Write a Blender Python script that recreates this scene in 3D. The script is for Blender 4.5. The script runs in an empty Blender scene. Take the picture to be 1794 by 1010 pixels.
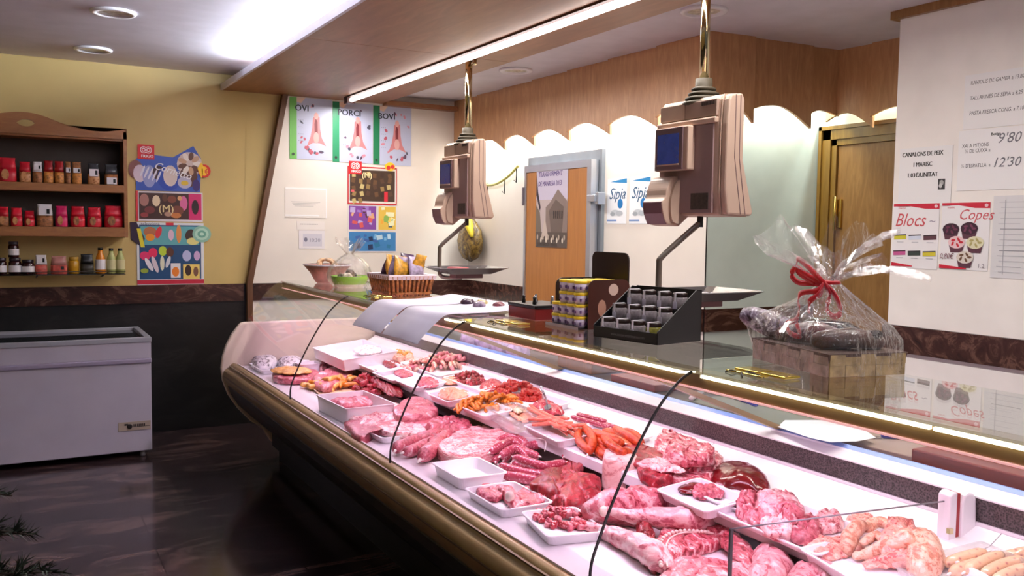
import bpy, math, random
from mathutils import Vector, Matrix, noise
PI=math.pi
random.seed(7)
SC=bpy.context.scene
COL=SC.collection
def lin(c):
    return tuple(((v/255)/12.92 if v/255<=.04045 else ((v/255+.055)/1.055)**2.4) for v in c)+(1.0,)

# ------------------------------------------------ camera
W_,H_,F_,CX,CY,CH=1794,1010,1558.,897.,505.,1.7
v1=Vector((22-CX,390-CY,F_)).normalized()
v2=Vector((3680-CX,440-CY,F_)).normalized()
v2=(v2-v1*v1.dot(v2)).normalized()
v3=v2.cross(v1)
ROT=Matrix((v2,v1,v3))
CAM=Vector((0,0,CH))
cd=bpy.data.cameras.new('camera'); cam=bpy.data.objects.new('camera',cd); COL.objects.link(cam)
cd.sensor_width=36; cd.lens=36*F_/W_; cd.clip_start=.02
mc=Matrix((( ROT[0][0],-ROT[0][1],-ROT[0][2]),(ROT[1][0],-ROT[1][1],-ROT[1][2]),(ROT[2][0],-ROT[2][1],-ROT[2][2]))).to_4x4()
mc.translation=CAM
cam.matrix_world=mc
SC.camera=cam
def ray(px,py): return ROT@Vector((px-CX,py-CY,F_))
def P(px,py,x=None,y=None,z=None):
    d=ray(px,py)
    if x is not None: t=x/d.x
    elif y is not None: t=y/d.y
    else: t=(z-CH)/d.z
    return CAM+d*t
RS=.11; RZ=.80; RX=1.97
def rearz(x): return RZ+RS*(x-RX)
def PR(px,py,off=0):
    d=ray(px,py); t=(RZ-RS*RX+off-CH)/(d.z-RS*d.x); return CAM+d*t
FZ=.702

# ------------------------------------------------ view, world, lights
SC.view_settings.view_transform='Standard'; SC.view_settings.look='None'
SC.view_settings.exposure=0.15; SC.view_settings.gamma=1; SC.view_settings.use_curve_mapping=False
wd=bpy.data.worlds.new('world'); SC.world=wd; wd.use_nodes=True
wd.node_tree.nodes['Background'].inputs[0].default_value=(.62,.66,.8,1)
wd.node_tree.nodes['Background'].inputs[1].default_value=.13
def area(name,loc,size,rot,power,col,spread=PI):
    l=bpy.data.lights.new(name,'AREA'); l.shape='RECTANGLE'; l.size,l.size_y=size; l.energy=power; l.color=col; l.spread=spread
    o=bpy.data.objects.new(name,l); COL.objects.link(o); o.location=loc; o.rotation_euler=rot; return o
area('case_lamp_light',(1.745,3.05,1.245),(.045,6.6),(0,math.radians(-12),0),31,(1,.66,.93))
area('canopy_tube_light',(2.55,3.9,2.755),(.04,7.3),(0,0,0),100,(1,.93,.88))
area('cove_tube_light',(1.63,3.5,2.885),(.05,6.6),(0,math.radians(114),0),165,(.80,.88,1))
area('valance_tube_light',(3.76,5.98,2.62),(.05,3.3),(0,math.radians(-14),0),44,(.93,1,.97))
area('valance_corner_light',(4.25,4.23,2.62),(1.0,.05),(math.radians(-14),0,0),11,(.86,1,.98))
area('door_tube_light',(4.85,3.6,2.62),(.05,.9),(0,math.radians(-14),0),9,(.90,1,.97))

# ------------------------------------------------ materials
MATS={}
def newmat(name):
    m=bpy.data.materials.new(name); m.use_nodes=True; nt=m.node_tree
    return m,nt,nt.nodes['Principled BSDF']
def coords(nt,scale=(1,1,1),kind='Object'):
    tc=nt.nodes.new('ShaderNodeTexCoord'); mp=nt.nodes.new('ShaderNodeMapping'); mp.inputs['Scale'].default_value=scale
    nt.links.new(tc.outputs[kind],mp.inputs[0]); return mp.outputs[0]
def ntex(nt,vec,scale,detail=4,dist=0,rough=.5):
    n=nt.nodes.new('ShaderNodeTexNoise'); n.inputs['Scale'].default_value=scale; n.inputs['Detail'].default_value=detail
    n.inputs['Distortion'].default_value=dist; n.inputs['Roughness'].default_value=rough; nt.links.new(vec,n.inputs['Vector']); return n.outputs['Fac']
def ramp(nt,fac,stops):
    r=nt.nodes.new('ShaderNodeValToRGB'); e=r.color_ramp.elements
    while len(e)<len(stops): e.new(.5)
    for k,(p,c) in enumerate(stops): e[k].position=p; e[k].color=lin(c)
    nt.links.new(fac,r.inputs[0]); return r.outputs[0]
def bump(nt,b,fac,strength,dist=.01):
    n=nt.nodes.new('ShaderNodeBump'); n.inputs['Strength'].default_value=strength; n.inputs['Distance'].default_value=dist
    nt.links.new(fac,n.inputs['Height']); nt.links.new(n.outputs[0],b.inputs['Normal'])
def M(name,col=(200,200,200),rough=.5,metal=0,coat=0,emit=0,ecol=None,vary=.06,vs=6,spec=.5):
    if name in MATS: return MATS[name]
    m,nt,b=newmat(name)
    if vary>0:
        f=ntex(nt,coords(nt),vs,3)
        d=[max(0,int(v*(1-vary))) for v in col]; u=[min(255,int(v*(1+vary*.6))) for v in col]
        nt.links.new(ramp(nt,f,[(.3,d),(.7,u)]),b.inputs['Base Color'])
    else: b.inputs['Base Color'].default_value=lin(col)
    b.inputs['Roughness'].default_value=rough; b.inputs['Metallic'].default_value=metal
    b.inputs['Coat Weight'].default_value=coat; b.inputs['Specular IOR Level'].default_value=spec
    if emit: b.inputs['Emission Color'].default_value=lin(ecol or col); b.inputs['Emission Strength'].default_value=emit
    MATS[name]=m; return m
def wood(name,c1,c2,scale=(3,3,.35),rough=.35,ns=9):
    if name in MATS: return MATS[name]
    m,nt,b=newmat(name); v=coords(nt,scale)
    f=ntex(nt,v,ns,6,1.2,.6)
    nt.links.new(ramp(nt,f,[(.25,c1),(.55,[(a+q)//2 for a,q in zip(c1,c2)]),(.8,c2)]),b.inputs['Base Color'])
    b.inputs['Roughness'].default_value=rough; bump(nt,b,f,.05); MATS[name]=m; return m
def marble(name,c0,c1,vein,scale=3,rough=.15,tile=None):
    if name in MATS: return MATS[name]
    m,nt,b=newmat(name); v=coords(nt,(1,2.2,2.2) if not tile else (1,2.6,1))
    f=ntex(nt,v,scale,8,1.5,.65)
    c=ramp(nt,f,[(.3,c0),(.52,c1),(.62,vein),(.66,c1),(.85,c0)])
    if tile:
        br=nt.nodes.new('ShaderNodeTexBrick'); br.offset=0; br.inputs['Scale'].default_value=1
        br.inputs['Brick Width'].default_value=tile; br.inputs['Row Height'].default_value=tile; br.inputs['Mortar Size'].default_value=.003
        br.inputs['Color1'].default_value=(1,1,1,1); br.inputs['Color2'].default_value=(.72,.72,.72,1); br.inputs['Mortar'].default_value=(.25,.25,.25,1)
        nt.links.new(coords(nt),br.inputs['Vector'])
        mx=nt.nodes.new('ShaderNodeMix'); mx.data_type='RGBA'; mx.blend_type='MULTIPLY'; mx.inputs[0].default_value=1
        nt.links.new(c,mx.inputs[6]); nt.links.new(br.outputs['Color'],mx.inputs[7]); c=mx.outputs[2]
    nt.links.new(c,b.inputs['Base Color']); b.inputs['Roughness'].default_value=rough; MATS[name]=m; return m
def meat(name,lean,mid,fat,scale=14,fatpos=.6,stretch=(1,1,1),rough=.28,bs=.35,dist=1.0):
    if name in MATS: return MATS[name]
    m,nt,b=newmat(name); v=coords(nt,stretch)
    f=ntex(nt,v,scale*1.5,7,dist*1.6,.62)
    v2_=coords(nt,(1.6,.45,1.6)); f2=ntex(nt,v2_,scale*7,4,.6,.6)
    mx=nt.nodes.new('ShaderNodeMix'); mx.inputs[0].default_value=.30; nt.links.new(f,mx.inputs[2]); nt.links.new(f2,mx.inputs[3]); ff=mx.outputs[0]
    dk=[int(c*.82) for c in lean]
    nt.links.new(ramp(nt,ff,[(.34,dk),(.44,lean),(fatpos-.07,mid),(fatpos-.01,mid),(fatpos+.05,fat)]),b.inputs['Base Color'])
    b.inputs['Roughness'].default_value=rough+.06; b.inputs['Coat Weight'].default_value=.25; b.inputs['Coat Roughness'].default_value=.2
    bump(nt,b,ff,min(1,bs*1.6),.008); MATS[name]=m; return m
def speck(name,base,spot,scale=70,rough=.25,size=.35):
    if name in MATS: return MATS[name]
    m,nt,b=newmat(name); vo=nt.nodes.new('ShaderNodeTexVoronoi'); vo.inputs['Scale'].default_value=scale
    nt.links.new(coords(nt),vo.inputs['Vector'])
    nt.links.new(ramp(nt,vo.outputs['Distance'],[(size*.5,spot),(size,[(a*2+q)//3 for a,q in zip(base,spot)]),(size*1.6,base)]),b.inputs['Base Color'])
    b.inputs['Roughness'].default_value=rough; b.inputs['Coat Weight'].default_value=.4; bump(nt,b,vo.outputs['Distance'],.15,.003); MATS[name]=m; return m
def glassy(name,tint=(.97,.99,.98),rough=.0,gain=1.0,ior=1.5,wrinkle=0,wscale=30,white=0.0):
    if name in MATS: return MATS[name]
    m=bpy.data.materials.new(name); m.use_nodes=True; nt=m.node_tree; nt.nodes.clear()
    out=nt.nodes.new('ShaderNodeOutputMaterial'); tr=nt.nodes.new('ShaderNodeBsdfTransparent'); gl=nt.nodes.new('ShaderNodeBsdfGlossy')
    mx=nt.nodes.new('ShaderNodeMixShader'); fr=nt.nodes.new('ShaderNodeFresnel'); 
    geo=nt.nodes.new('ShaderNodeNewGeometry'); io=nt.nodes.new('ShaderNodeMix'); io.inputs[2].default_value=ior; io.inputs[3].default_value=1/ior
    nt.links.new(geo.outputs['Backfacing'],io.inputs[0]); nt.links.new(io.outputs[0],fr.inputs[0])
    mu=nt.nodes.new('ShaderNodeMath'); mu.operation='MULTIPLY'; mu.inputs[1].default_value=gain; mu.use_clamp=True
    tr.inputs[0].default_value=tint+(1,); gl.inputs['Roughness'].default_value=rough; gl.inputs[0].default_value=(.95,.95,.95,1)
    nt.links.new(fr.outputs[0],mu.inputs[0]); nt.links.new(mu.outputs[0],mx.inputs[0]); nt.links.new(tr.outputs[0],mx.inputs[1]); nt.links.new(gl.outputs[0],mx.inputs[2])
    last=mx.outputs[0]
    if white>0:
        df=nt.nodes.new('ShaderNodeBsdfDiffuse'); df.inputs[0].default_value=(.9,.9,.9,1); m2=nt.nodes.new('ShaderNodeMixShader'); m2.inputs[0].default_value=white
        nt.links.new(last,m2.inputs[1]); nt.links.new(df.outputs[0],m2.inputs[2]); last=m2.outputs[0]
    if wrinkle:
        f=ntex(nt,coords(nt,(1,1,.35)),wscale,5,1.5,.6); bn=nt.nodes.new('ShaderNodeBump'); bn.inputs['Strength'].default_value=wrinkle; bn.inputs['Distance'].default_value=.02
        nt.links.new(f,bn.inputs['Height']); nt.links.new(bn.outputs[0],gl.inputs['Normal']); nt.links.new(bn.outputs[0],fr.inputs['Normal'])
    nt.links.new(last,out.inputs[0]); MATS[name]=m; return m

CEIL=M('ceiling_paint',(222,217,224),.6,vary=.03)
YEL=M('yellow_wall_paint',(202,176,112),.55,vary=.05,vs=2)
WHT=M('cream_wall_paint',(236,228,220),.5,vary=.03,vs=2)
GRN=M('pale_green_panel',(214,226,216),.35,vary=.02)
FLR=marble('floor_marble',(36,27,30),(50,38,40),(100,78,74),1.3,.14,.62)
DKM=marble('dark_marble',(16,16,16),(26,25,25),(38,36,36),2,.3)
BRM=marble('brown_marble',(42,24,20),(64,38,32),(104,74,62),4,.25)
WD=wood('walnut_veneer',(172,122,82),(210,162,116),(3,3,.5))
WDC=wood('canopy_veneer',(132,84,52),(168,114,74),(2,.35,2),.45,6)
WDS=wood('shelf_wood',(132,84,44),(166,112,62),(.6,3,3),.4)
WDD=wood('door_wood',(172,112,56),(200,138,76),(4,4,.3),.35,6)
WDF=wood('door_frame_wood',(118,84,30),(150,112,48),(3,3,.4),.3)
WDO=wood('oak_door_wood',(128,88,44),(166,120,68),(3,3,.5),.35)
TRIM=wood('dark_trim_wood',(84,52,30),(120,78,46),(3,3,.4),.4)
ALU=M('aluminium',(190,194,204),.3,.85,vary=.02)
STEEL=M('brushed_steel',(170,170,176),.25,.9,vary=.03)
CHR=M('chrome_pole',(205,190,150),.12,1,vary=0)
BRZ=M('bronze_trim',(150,124,82),.42,.3,vary=.05)
BRZD=M('dark_bronze_trim',(96,74,46),.3,.5,vary=.05)
BLK=M('black_plastic',(14,14,15),.35,vary=0)
DKB=M('shaded_body',(18,16,16),.4,vary=0)  # near-black colour paints in the shade below the bumper
WP=M('white_plastic',(238,234,238),.3,vary=.02)
DECK=M('white_deck',(236,232,236),.3,vary=.02)
FOAM=M('white_tray_foam',(240,238,242),.35,vary=.01)
PAPER=M('paper',(240,238,240),.6,vary=.02)
GLASS=glassy('clear_glass',(.98,.99,.985),0,.3)
GLT=glassy('top_glass',(.95,.97,.94),0,1.2)
CELLO=glassy('cellophane',(.98,.98,.98),.07,1.35,1.5,.9,26,.015)
CELLO2=glassy('thin_cellophane',(.97,.97,.97),.12,.75,1.5,.9,26,.05)
CLRP=glassy('clear_plastic',(.95,.95,.95),.08,1.6,1.5,.25,40,.10)
GRGL=M('grey_plastic',(120,112,118),.4,vary=.03)

# ------------------------------------------------ mesh helper
class MB:
    def __init__(s): s.v=[];s.f=[];s.m=[];s.s=[];s.T=Matrix.Identity(4)
    def add(s,vs,fs,mat=0,smooth=False):
        o=len(s.v); s.v+=[s.T@Vector(p) for p in vs]
        for f in fs: s.f.append([i+o for i in f]); s.m.append(mat); s.s.append(smooth)
        return s
    def box(s,x0,x1,y0,y1,z0,z1,mat=0):
        return s.add([(x0,y0,z0),(x1,y0,z0),(x1,y1,z0),(x0,y1,z0),(x0,y0,z1),(x1,y0,z1),(x1,y1,z1),(x0,y1,z1)],
            [(0,3,2,1),(4,5,6,7),(0,1,5,4),(1,2,6,5),(2,3,7,6),(3,0,4,7)],mat)
    def cbox(s,c,d,mat=0): return s.box(c[0]-d[0]/2,c[0]+d[0]/2,c[1]-d[1]/2,c[1]+d[1]/2,c[2]-d[2]/2,c[2]+d[2]/2,mat)
    def loft(s,rings,mat=0,smooth=True,cap=True,closed=True):
        n=len(rings[0]); vs=[p for r in rings for p in r]; fs=[]
        for k in range(len(rings)-1):
            for i in range(n if closed else n-1):
                j=(i+1)%n; fs.append((k*n+i,k*n+j,(k+1)*n+j,(k+1)*n+i))
        s.add(vs,fs,mat,smooth)
        if cap:
            o=len(s.v)-len(vs)
            s.f.append([o+i for i in range(n)][::-1]); s.m.append(mat); s.s.append(False)
            s.f.append([o+len(vs)-n+i for i in range(n)]); s.m.append(mat); s.s.append(False)
        return s
    def tube(s,pts,r,seg=10,mat=0,round_=False,flat=1.0,up=None):
        pts=[Vector(p) for p in pts]; n=len(pts)
        rr=list(r) if isinstance(r,(list,tuple)) else [r]*n
        if round_:
            a=(pts[0]-pts[1]).normalized(); b=(pts[-1]-pts[-2]).normalized(); r0,r1=rr[0],rr[-1]
            pts=[pts[0]+a*r0*.95,pts[0]+a*r0*.7]+pts+[pts[-1]+b*r1*.7,pts[-1]+b*r1*.95]; rr=[r0*.3,r0*.72]+rr+[r1*.72,r1*.3]; n+=4
        t=(pts[1]-pts[0]).normalized(); u=Vector(up) if up else (Vector((0,0,1)) if abs(t.z)<.9 else Vector((1,0,0)))
        u=(u-t*u.dot(t)).normalized(); rings=[]
        for i in range(n):
            t2=(pts[min(i+1,n-1)]-pts[max(i-1,0)]).normalized()
            u=(u-t2*u.dot(t2)).normalized(); w=t2.cross(u)
            rings.append([pts[i]+(w*math.cos(2*PI*k/seg)+u*math.sin(2*PI*k/seg)*flat)*rr[i] for k in range(seg)])
        return s.loft(rings,mat)
    def lathe(s,prof,seg=20,mat=0,c=(0,0,0),smooth=True,cap=True):
        return s.loft([[(c[0]+r*math.cos(2*PI*k/seg),c[1]+r*math.sin(2*PI*k/seg),c[2]+z) for k in range(seg)] for r,z in prof],mat,smooth,cap)
    def sweep(s,prof,y0,y1,mat=0,smooth=False,closed=True,cap=True):  # profile in x,z swept along y
        return s.loft([[(x,y1,z) for x,z in prof],[(x,y0,z) for x,z in prof]],mat,smooth,cap,closed)
    def prism(s,poly,fn,d0,d1,mat=0):   # fn(u,v,d)
        n=len(poly); a=[fn(u,v,d0) for u,v in poly]; b=[fn(u,v,d1) for u,v in poly]
        return s.loft([a,b],mat,False)
    def build(s,name,mats,parent=None,loc=None,bevel=0,solid=0,sub=0,kind=None,recalc=True):
        me=bpy.data.meshes.new(name)
        if loc is not None:
            L=Vector(loc); vs=[p-L for p in s.v]
        else: vs=s.v
        me.from_pydata([tuple(p) for p in vs],[],s.f)
        for m in (mats if isinstance(mats,(list,tuple)) else [mats]): me.materials.append(m)
        me.polygons.foreach_set('material_index',s.m); me.polygons.foreach_set('use_smooth',s.s)
        me.update()
        if recalc:
            import bmesh
            b=bmesh.new(); b.from_mesh(me); bmesh.ops.recalc_face_normals(b,faces=b.faces); b.to_mesh(me); b.free()
        o=bpy.data.objects.new(name,me); COL.objects.link(o)
        if loc is not None: o.location=loc
        if parent: o.parent=parent
        if bevel:
            md=o.modifiers.new('bevel','BEVEL'); md.width=bevel; md.segments=2; md.limit_method='ANGLE'
        if solid:
            md=o.modifiers.new('solid','SOLIDIFY'); md.thickness=solid; md.offset=0
        if sub:
            md=o.modifiers.new('sub','SUBSURF'); md.levels=sub; md.render_levels=sub
        if kind: o['kind']=kind
        return o
def tag(o,label,cat,group=None,kind=None):
    o['label']=label; o['category']=cat
    if group: o['group']=group
    if kind: o['kind']=kind
    return o
def thing(name,label,cat,loc=(0,0,0),rz=0,group=None):
    o=bpy.data.objects.new(name,None); COL.objects.link(o); o.location=loc; o.rotation_euler=(0,0,rz); o.empty_display_size=.05
    return tag(o,label,cat,group)
def copytree(o,parent=None):
    c=o.copy(); COL.objects.link(c); c.parent=parent
    for ch in list(o.children): copytree(ch,c)
    return c
def dup(root,loc,rz=None,label=None,group=None):
    r=copytree(root); r.location=loc
    if rz is not None: r.rotation_euler=(r.rotation_euler[0],r.rotation_euler[1],rz)
    if label: r['label']=label
    if group: r['group']=group
    return r
def catmull(pts,n=6,closed=False):
    pts=[Vector(p) for p in pts]; N=len(pts); out=[]
    for i in range(N if closed else N-1):
        if closed: a,b,c,d=[pts[(i+k)%N] for k in (-1,0,1,2)]
        else: a,b,c,d=pts[max(i-1,0)],pts[i],pts[i+1],pts[min(i+2,N-1)]
        for k in range(n):
            t=k/n; out.append(.5*((2*b)+(c-a)*t+(2*a-5*b+4*c-d)*t*t+(3*b-a-3*c+d)*t**3))
    if not closed: out.append(pts[-1])
    return out
def circ(n,r=1,c=(0,0),ry=None,a0=0): return [(c[0]+r*math.cos(a0+2*PI*k/n),c[1]+(ry or r)*math.sin(a0+2*PI*k/n)) for k in range(n)]
_fc={}
def textgeo(st,shear=0):
    k=(st,shear)
    if k in _fc: return _fc[k]
    cu=bpy.data.curves.new('t','FONT'); cu.body=st; cu.size=1; cu.shear=shear; cu.resolution_u=2
    o=bpy.data.objects.new('t',cu); COL.objects.link(o); dg=bpy.context.evaluated_depsgraph_get(); dg.update()
    me=bpy.data.meshes.new_from_object(o.evaluated_get(dg))
    r=([tuple(v.co) for v in me.vertices],[tuple(p.vertices) for p in me.polygons])
    bpy.data.objects.remove(o); bpy.data.curves.remove(cu); bpy.data.meshes.remove(me)
    _fc[k]=r; return r
class Poster:
    """flat printed sheet: u to the right, v downward from the top-left corner"""
    def __init__(s,o,u,n,w,h,base,th=.0015,name='poster'):
        s.o=Vector(o); s.u=Vector(u); s.n=Vector(n); s.w=w; s.h=h; s.mb=MB(); s.mats=[]; s.k=0
        s.pt(0,0,0)
        m=s.mi(base); s.mb.prism([(0,0),(w,0),(w,h),(0,h)],s.pt,0,th,m); s.th=th
    def mi(s,c):
        m=c if not isinstance(c,tuple) else M('print_%d_%d_%d'%c,c,.45,vary=0)
        if m not in s.mats: s.mats.append(m)
        return s.mats.index(m)
    def pt(s,u,v,d): return s.o+s.u*u+Vector((0,0,-1))*v+s.n*d
    def poly(s,pts,c):
        s.k+=1; d=s.th+.00012*s.k; s.mb.add([s.pt(u,v,d) for u,v in pts],[tuple(range(len(pts)))],s.mi(c)); return s
    def rect(s,x,y,w,h,c,a=0):
        q=[(-w/2,-h/2),(w/2,-h/2),(w/2,h/2),(-w/2,h/2)]; ca,sa=math.cos(a),math.sin(a)
        return s.poly([(x+w/2+p*ca-q_*sa,y+h/2+p*sa+q_*ca) for p,q_ in q],c)
    def ell(s,x,y,rx,ry,c,a=0,n=14):
        ca,sa=math.cos(a),math.sin(a)
        return s.poly([(x+rx*math.cos(2*PI*k/n)*ca-ry*math.sin(2*PI*k/n)*sa,y+rx*math.cos(2*PI*k/n)*sa+ry*math.sin(2*PI*k/n)*ca) for k in range(n)],c)
    def text(s,st,x,y,size,c,shear=0,a=0,xs=1,bold=0):
        vs,fs=textgeo(st,shear); s.k+=1; d=s.th+.00012*s.k; ca,sa=math.cos(a),math.sin(a); m=s.mi(c)
        for off in ([0] if not bold else [-bold,0,bold]):
            d+=.00004
            s.mb.add([s.pt(x+off+(p[0]*xs*ca+p[1]*sa)*size,y-(-p[0]*xs*sa+p[1]*ca)*size,d) for p in vs],fs,m)
        return s
    def build(s,name,label,cat,group=None,parent=None):
        o=s.mb.build(name,s.mats,parent,loc=s.pt(s.w/2,s.h,0) if not parent else None,recalc=False)
        if not parent: tag(o,label,cat,group)
        return o
# ------------------------------------------------ room
def struct(name,mb,mats,**k): return mb.build(name,mats,kind='structure',**k)
FY=7.7; XR=3.83; YN=4.32; XD=4.86; XN=4.19; YNE=3.235; ZC=2.95; ZC2=2.90
struct('floor',MB().box(-3.2,5.6,-2.5,FY,-.05,0),FLR)
struct('ceiling',MB().box(-3.2,1.9,-2.5,FY+.1,ZC,ZC+.1).box(1.9,5.6,-2.5,FY+.1,ZC2,ZC+.1),CEIL)
struct('wall_far',MB().box(-3.2,1.74,FY,FY+.15,1.208,ZC,0).box(1.74,2.07,FY,FY+.15,1.208,ZC,1).box(2.07,XR+.1,FY,FY+.15,.75,ZC,1).box(-3.2,1.74,FY,FY+.15,0,1.208,2).box(1.74,2.07,FY,FY+.15,.75,1.208,1).box(1.74,XR+.1,FY,FY+.15,0,.75,2)  # low dark area right of the divider paints in the gloom under the counter
  .add([(1.70,FY-.002,1.208),(1.76,FY-.002,1.208),(2.07,FY-.002,2.83),(1.74,FY-.002,2.83)],[(0,1,2,3)],0),[YEL,WHT,DKM])
struct('wall_left',MB().box(-3.3,-3.2,-2.5,FY+.1,0,ZC),YEL)
struct('wall_right',MB().box(XR,XR+.1,YN+.1001,FY,0,ZC2+.05).box(XR,XR+.004,YN,YN+.1001,0,ZC2+.05),WHT)
struct('trim_8',MB().box(XR-.003,XR+.004,YN-.004,YN,0,ZC2),BLK)
struct('wall_recess',MB().box(XR+.004,XD+.1,YN,YN+.1,0,ZC2+.05),GRN)
struct('wall_door',MB().box(XD,XD+.1,2.2,YN,0,ZC2+.05),GRN)
struct('wall_notice',MB().box(XN,XN+.12,-2.5,YNE,0,ZC2),M('notice_wall_paint',(244,240,236),.5,vary=.02))
struct('trim_1',MB().box(-3.2,1.70,FY-.02,FY,1.063,1.208),BRM)
struct('trim_2',MB().box(1.76,XR,FY-.02,FY,1.063,1.208),BRM)
struct('trim_3',MB().box(XR-.02,XR,6.44,FY-.02,1.063,1.208).box(XR-.02,XR,YN,5.3,1.063,1.208),BRM)
struct('trim_4',MB().box(XN-.022,XN,-2.5,YNE+.02,1.063,1.208),BRM)
struct('trim_5',MB().box(XN-.03,XN+.14,-2.5,YNE+.04,2.855,2.90),WDO)
struct('trim_6',MB().box(XR,XD,YN-.02,YN,1.063,1.208),BRM)
# slanted wooden divider board between the yellow and the cream wall, straight below the marble band
t=MB(); t.loft([[(2.03,FY-.07,2.83),(2.075,FY-.07,2.83),(2.075,FY,2.83),(2.03,FY,2.83)],[(1.72,FY-.07,1.21),(1.765,FY-.07,1.21),(1.765,FY,1.21),(1.72,FY,1.21)],[(1.72,FY-.07,.60),(1.765,FY-.07,.60),(1.765,FY,.60),(1.72,FY,.60)]],0,False)
struct('trim_7',t,TRIM)
# canopy over the counter with its fascia, and the strip along the far wall
cn=thing('ceiling_canopy','long brown veneered canopy hanging over the meat counter below the ceiling','canopy',(2.2,3.6,2.82))
def loc_box(x0,x1,y0,y1,z0,z1,o): return MB().box(x0-o[0],x1-o[0],y0-o[1],y1-o[1],z0-o[2],z1-o[2])
co=(2.2,3.6,2.82)
for a,b_ in ((-.6,2.05),(2.056,5.3),(5.306,FY)):
    loc_box(1.545,2.92,a,b_,2.82,2.845,co).build('canopy_panel',WDC,cn)
loc_box(1.525,1.545,-.6,FY,2.82,2.868,co).build('fascia',M('pale_fascia',(214,208,220),.4,vary=.03),cn)
loc_box(2.92,2.94,-.6,FY,2.82,2.90,co).build('fascia',WDC,cn)
loc_box(2.95,3.66,FY-.1,FY,2.80,2.84,co).build('wall_strip',WDC,cn)
for y in (1,4,7): loc_box(2.1,2.14,y,y+.04,2.845,2.95,co).build('hanger',ALU,cn)
tb=thing('fluorescent_tube_lamp','long glowing white tube lamp under the wooden canopy','lamp',(2.55,3.6,2.82))
TUBE=M('lit_tube',(255,250,246),.4,emit=5.5,vary=0)
for a,b_ in ((.2,2.0),(2.0,3.8),(3.8,5.6),(5.6,7.4)):
    MB().tube([(0,a-3.6+.01,-.034),(0,b_-3.6-.01,-.034)],.019,10).build('tube',TUBE,tb)
MB().box(-.03,.03,-3.42,3.9,-.012,0).build('housing',M('dark_red_shade',(70,30,24),.5),tb)  # dark red of housing and end cap paints the shadow beside the tube
MB().box(-.035,.03,3.80,3.88,-.06,-.0121).build('end_cap',M('dark_red_shade',(70,30,24),.5),tb)
cv=MB().tube([(1.70,.3,2.882),(1.70,7.3,2.882)],.012,8); cv=cv.build('cove_tube',M('cove_lit_tube',(220,232,255),.4,emit=6,vary=0)); tag(cv,'hidden white tube lamp lying on the canopy and lighting the ceiling','lamp')
# pelmet boards with arched lower edges
def arch_board(p0,p1,ztop,ztip,zarch,cut,th=.02,lead=.03):
    """p0 -> p1 along the board; arch starts at p0 (high) and falls to the tip at p1"""
    p0=Vector(p0); p1=Vector(p1); d=(p1-p0); L=d.length; d.normalize(); nrm=Vector((-d.y,d.x,0))
    z=lambda q:q
    bot=[]
    for k in range(15):
        s=k/14; a=math.sin(PI*(.13+.37*(1-abs(1-s/.42)**1 if s<.42 else 1))) if s<.42 else math.cos((s-.42)/.58*PI/2)**.75
        if s<.42: h=zarch-.045*((.42-s)/.42)**2
        else: h=zarch-(zarch-ztip)*(1-math.cos((s-.42)/.58*PI/2))**.9
        bot.append((s*L,h))
    poly=[(0,ztop)]+[(0,bot[0][1])]+bot[1:]+[(L,ztop)]
    m=MB(); q=lambda u,v,dd:p0+d*u+nrm*(dd+lead*(u/L))+Vector((0,0,v))
    m.prism(poly,q,0,th); return m
vl=thing('scalloped_pelmet','walnut pelmet of overlapping boards with arched lower edges around the service wall','pelmet',(3.665,5.9,2.38))
VO=Vector((3.665,5.9,2.38))
tips=[7.75,7.22,6.74,6.25,5.73,5.20,4.66,4.14]
for k in range(7):
    b=arch_board((3.665,tips[k],0),(3.665,tips[k+1],0),ZC2,2.375,2.485,0)
    for i in range(len(b.v)): b.v[i]=b.v[i]-VO
    b.build('pelmet_board',WD,vl)
for a,b_ in ((3.665,4.0),(4.0,4.5),(4.5,4.73)):
    m=arch_board((a,4.14,0),(b_ if b_<4.6 else 4.76,4.14,0),ZC2,2.375 if b_<4.6 else 2.47,2.5,0,lead=-.03)
    for i in range(len(m.v)): m.v[i]=m.v[i]-VO
    m.build('pelmet_board',WD,vl)
for a,b_ in ((4.2,3.85),(3.85,3.4),(3.4,2.95)):
    m=arch_board((4.73,a,0),(4.73,b_,0),ZC2,2.375,2.485,0)
    for i in range(len(m.v)): m.v[i]=m.v[i]-VO
    m.build('pelmet_board',WD,vl)
# right-hand door with its frame
dr=bpy.data.objects.new('door_1',None); COL.objects.link(dr); dr.location=(XD,3.75,0); dr['kind']='structure'
DO=Vector((XD,3.75,0))
f=MB(); f.box(-.05,0,.47,.56,0,2.42).box(-.05,0,-.6,.56,2.33,2.42).box(-.035,0,.43,.47,0,2.33).box(-.035,0,-.6,.47,2.29,2.33)
f.box(-.066,-.05,.535,.56,0,2.42).box(-.066,-.05,-.6,.56,2.395,2.42); f.build('door_frame',WDF,dr)
MB().box(-.015,0,-.6,.43,0,2.29).build('door_leaf',WDO,dr,bevel=.003)
MB().tube([(-.045,.415,1.72),(-.045,.415,1.95)],.012,8).box(-.03,-.015,.38,.415,1.74,1.93).build('hinge',M('brass',(200,164,84),.25,.9,vary=0),dr)
MB().box(-.03,-.015,-.1,-.04,1.60,1.80).build('door_handle',BLK,dr)
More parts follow.
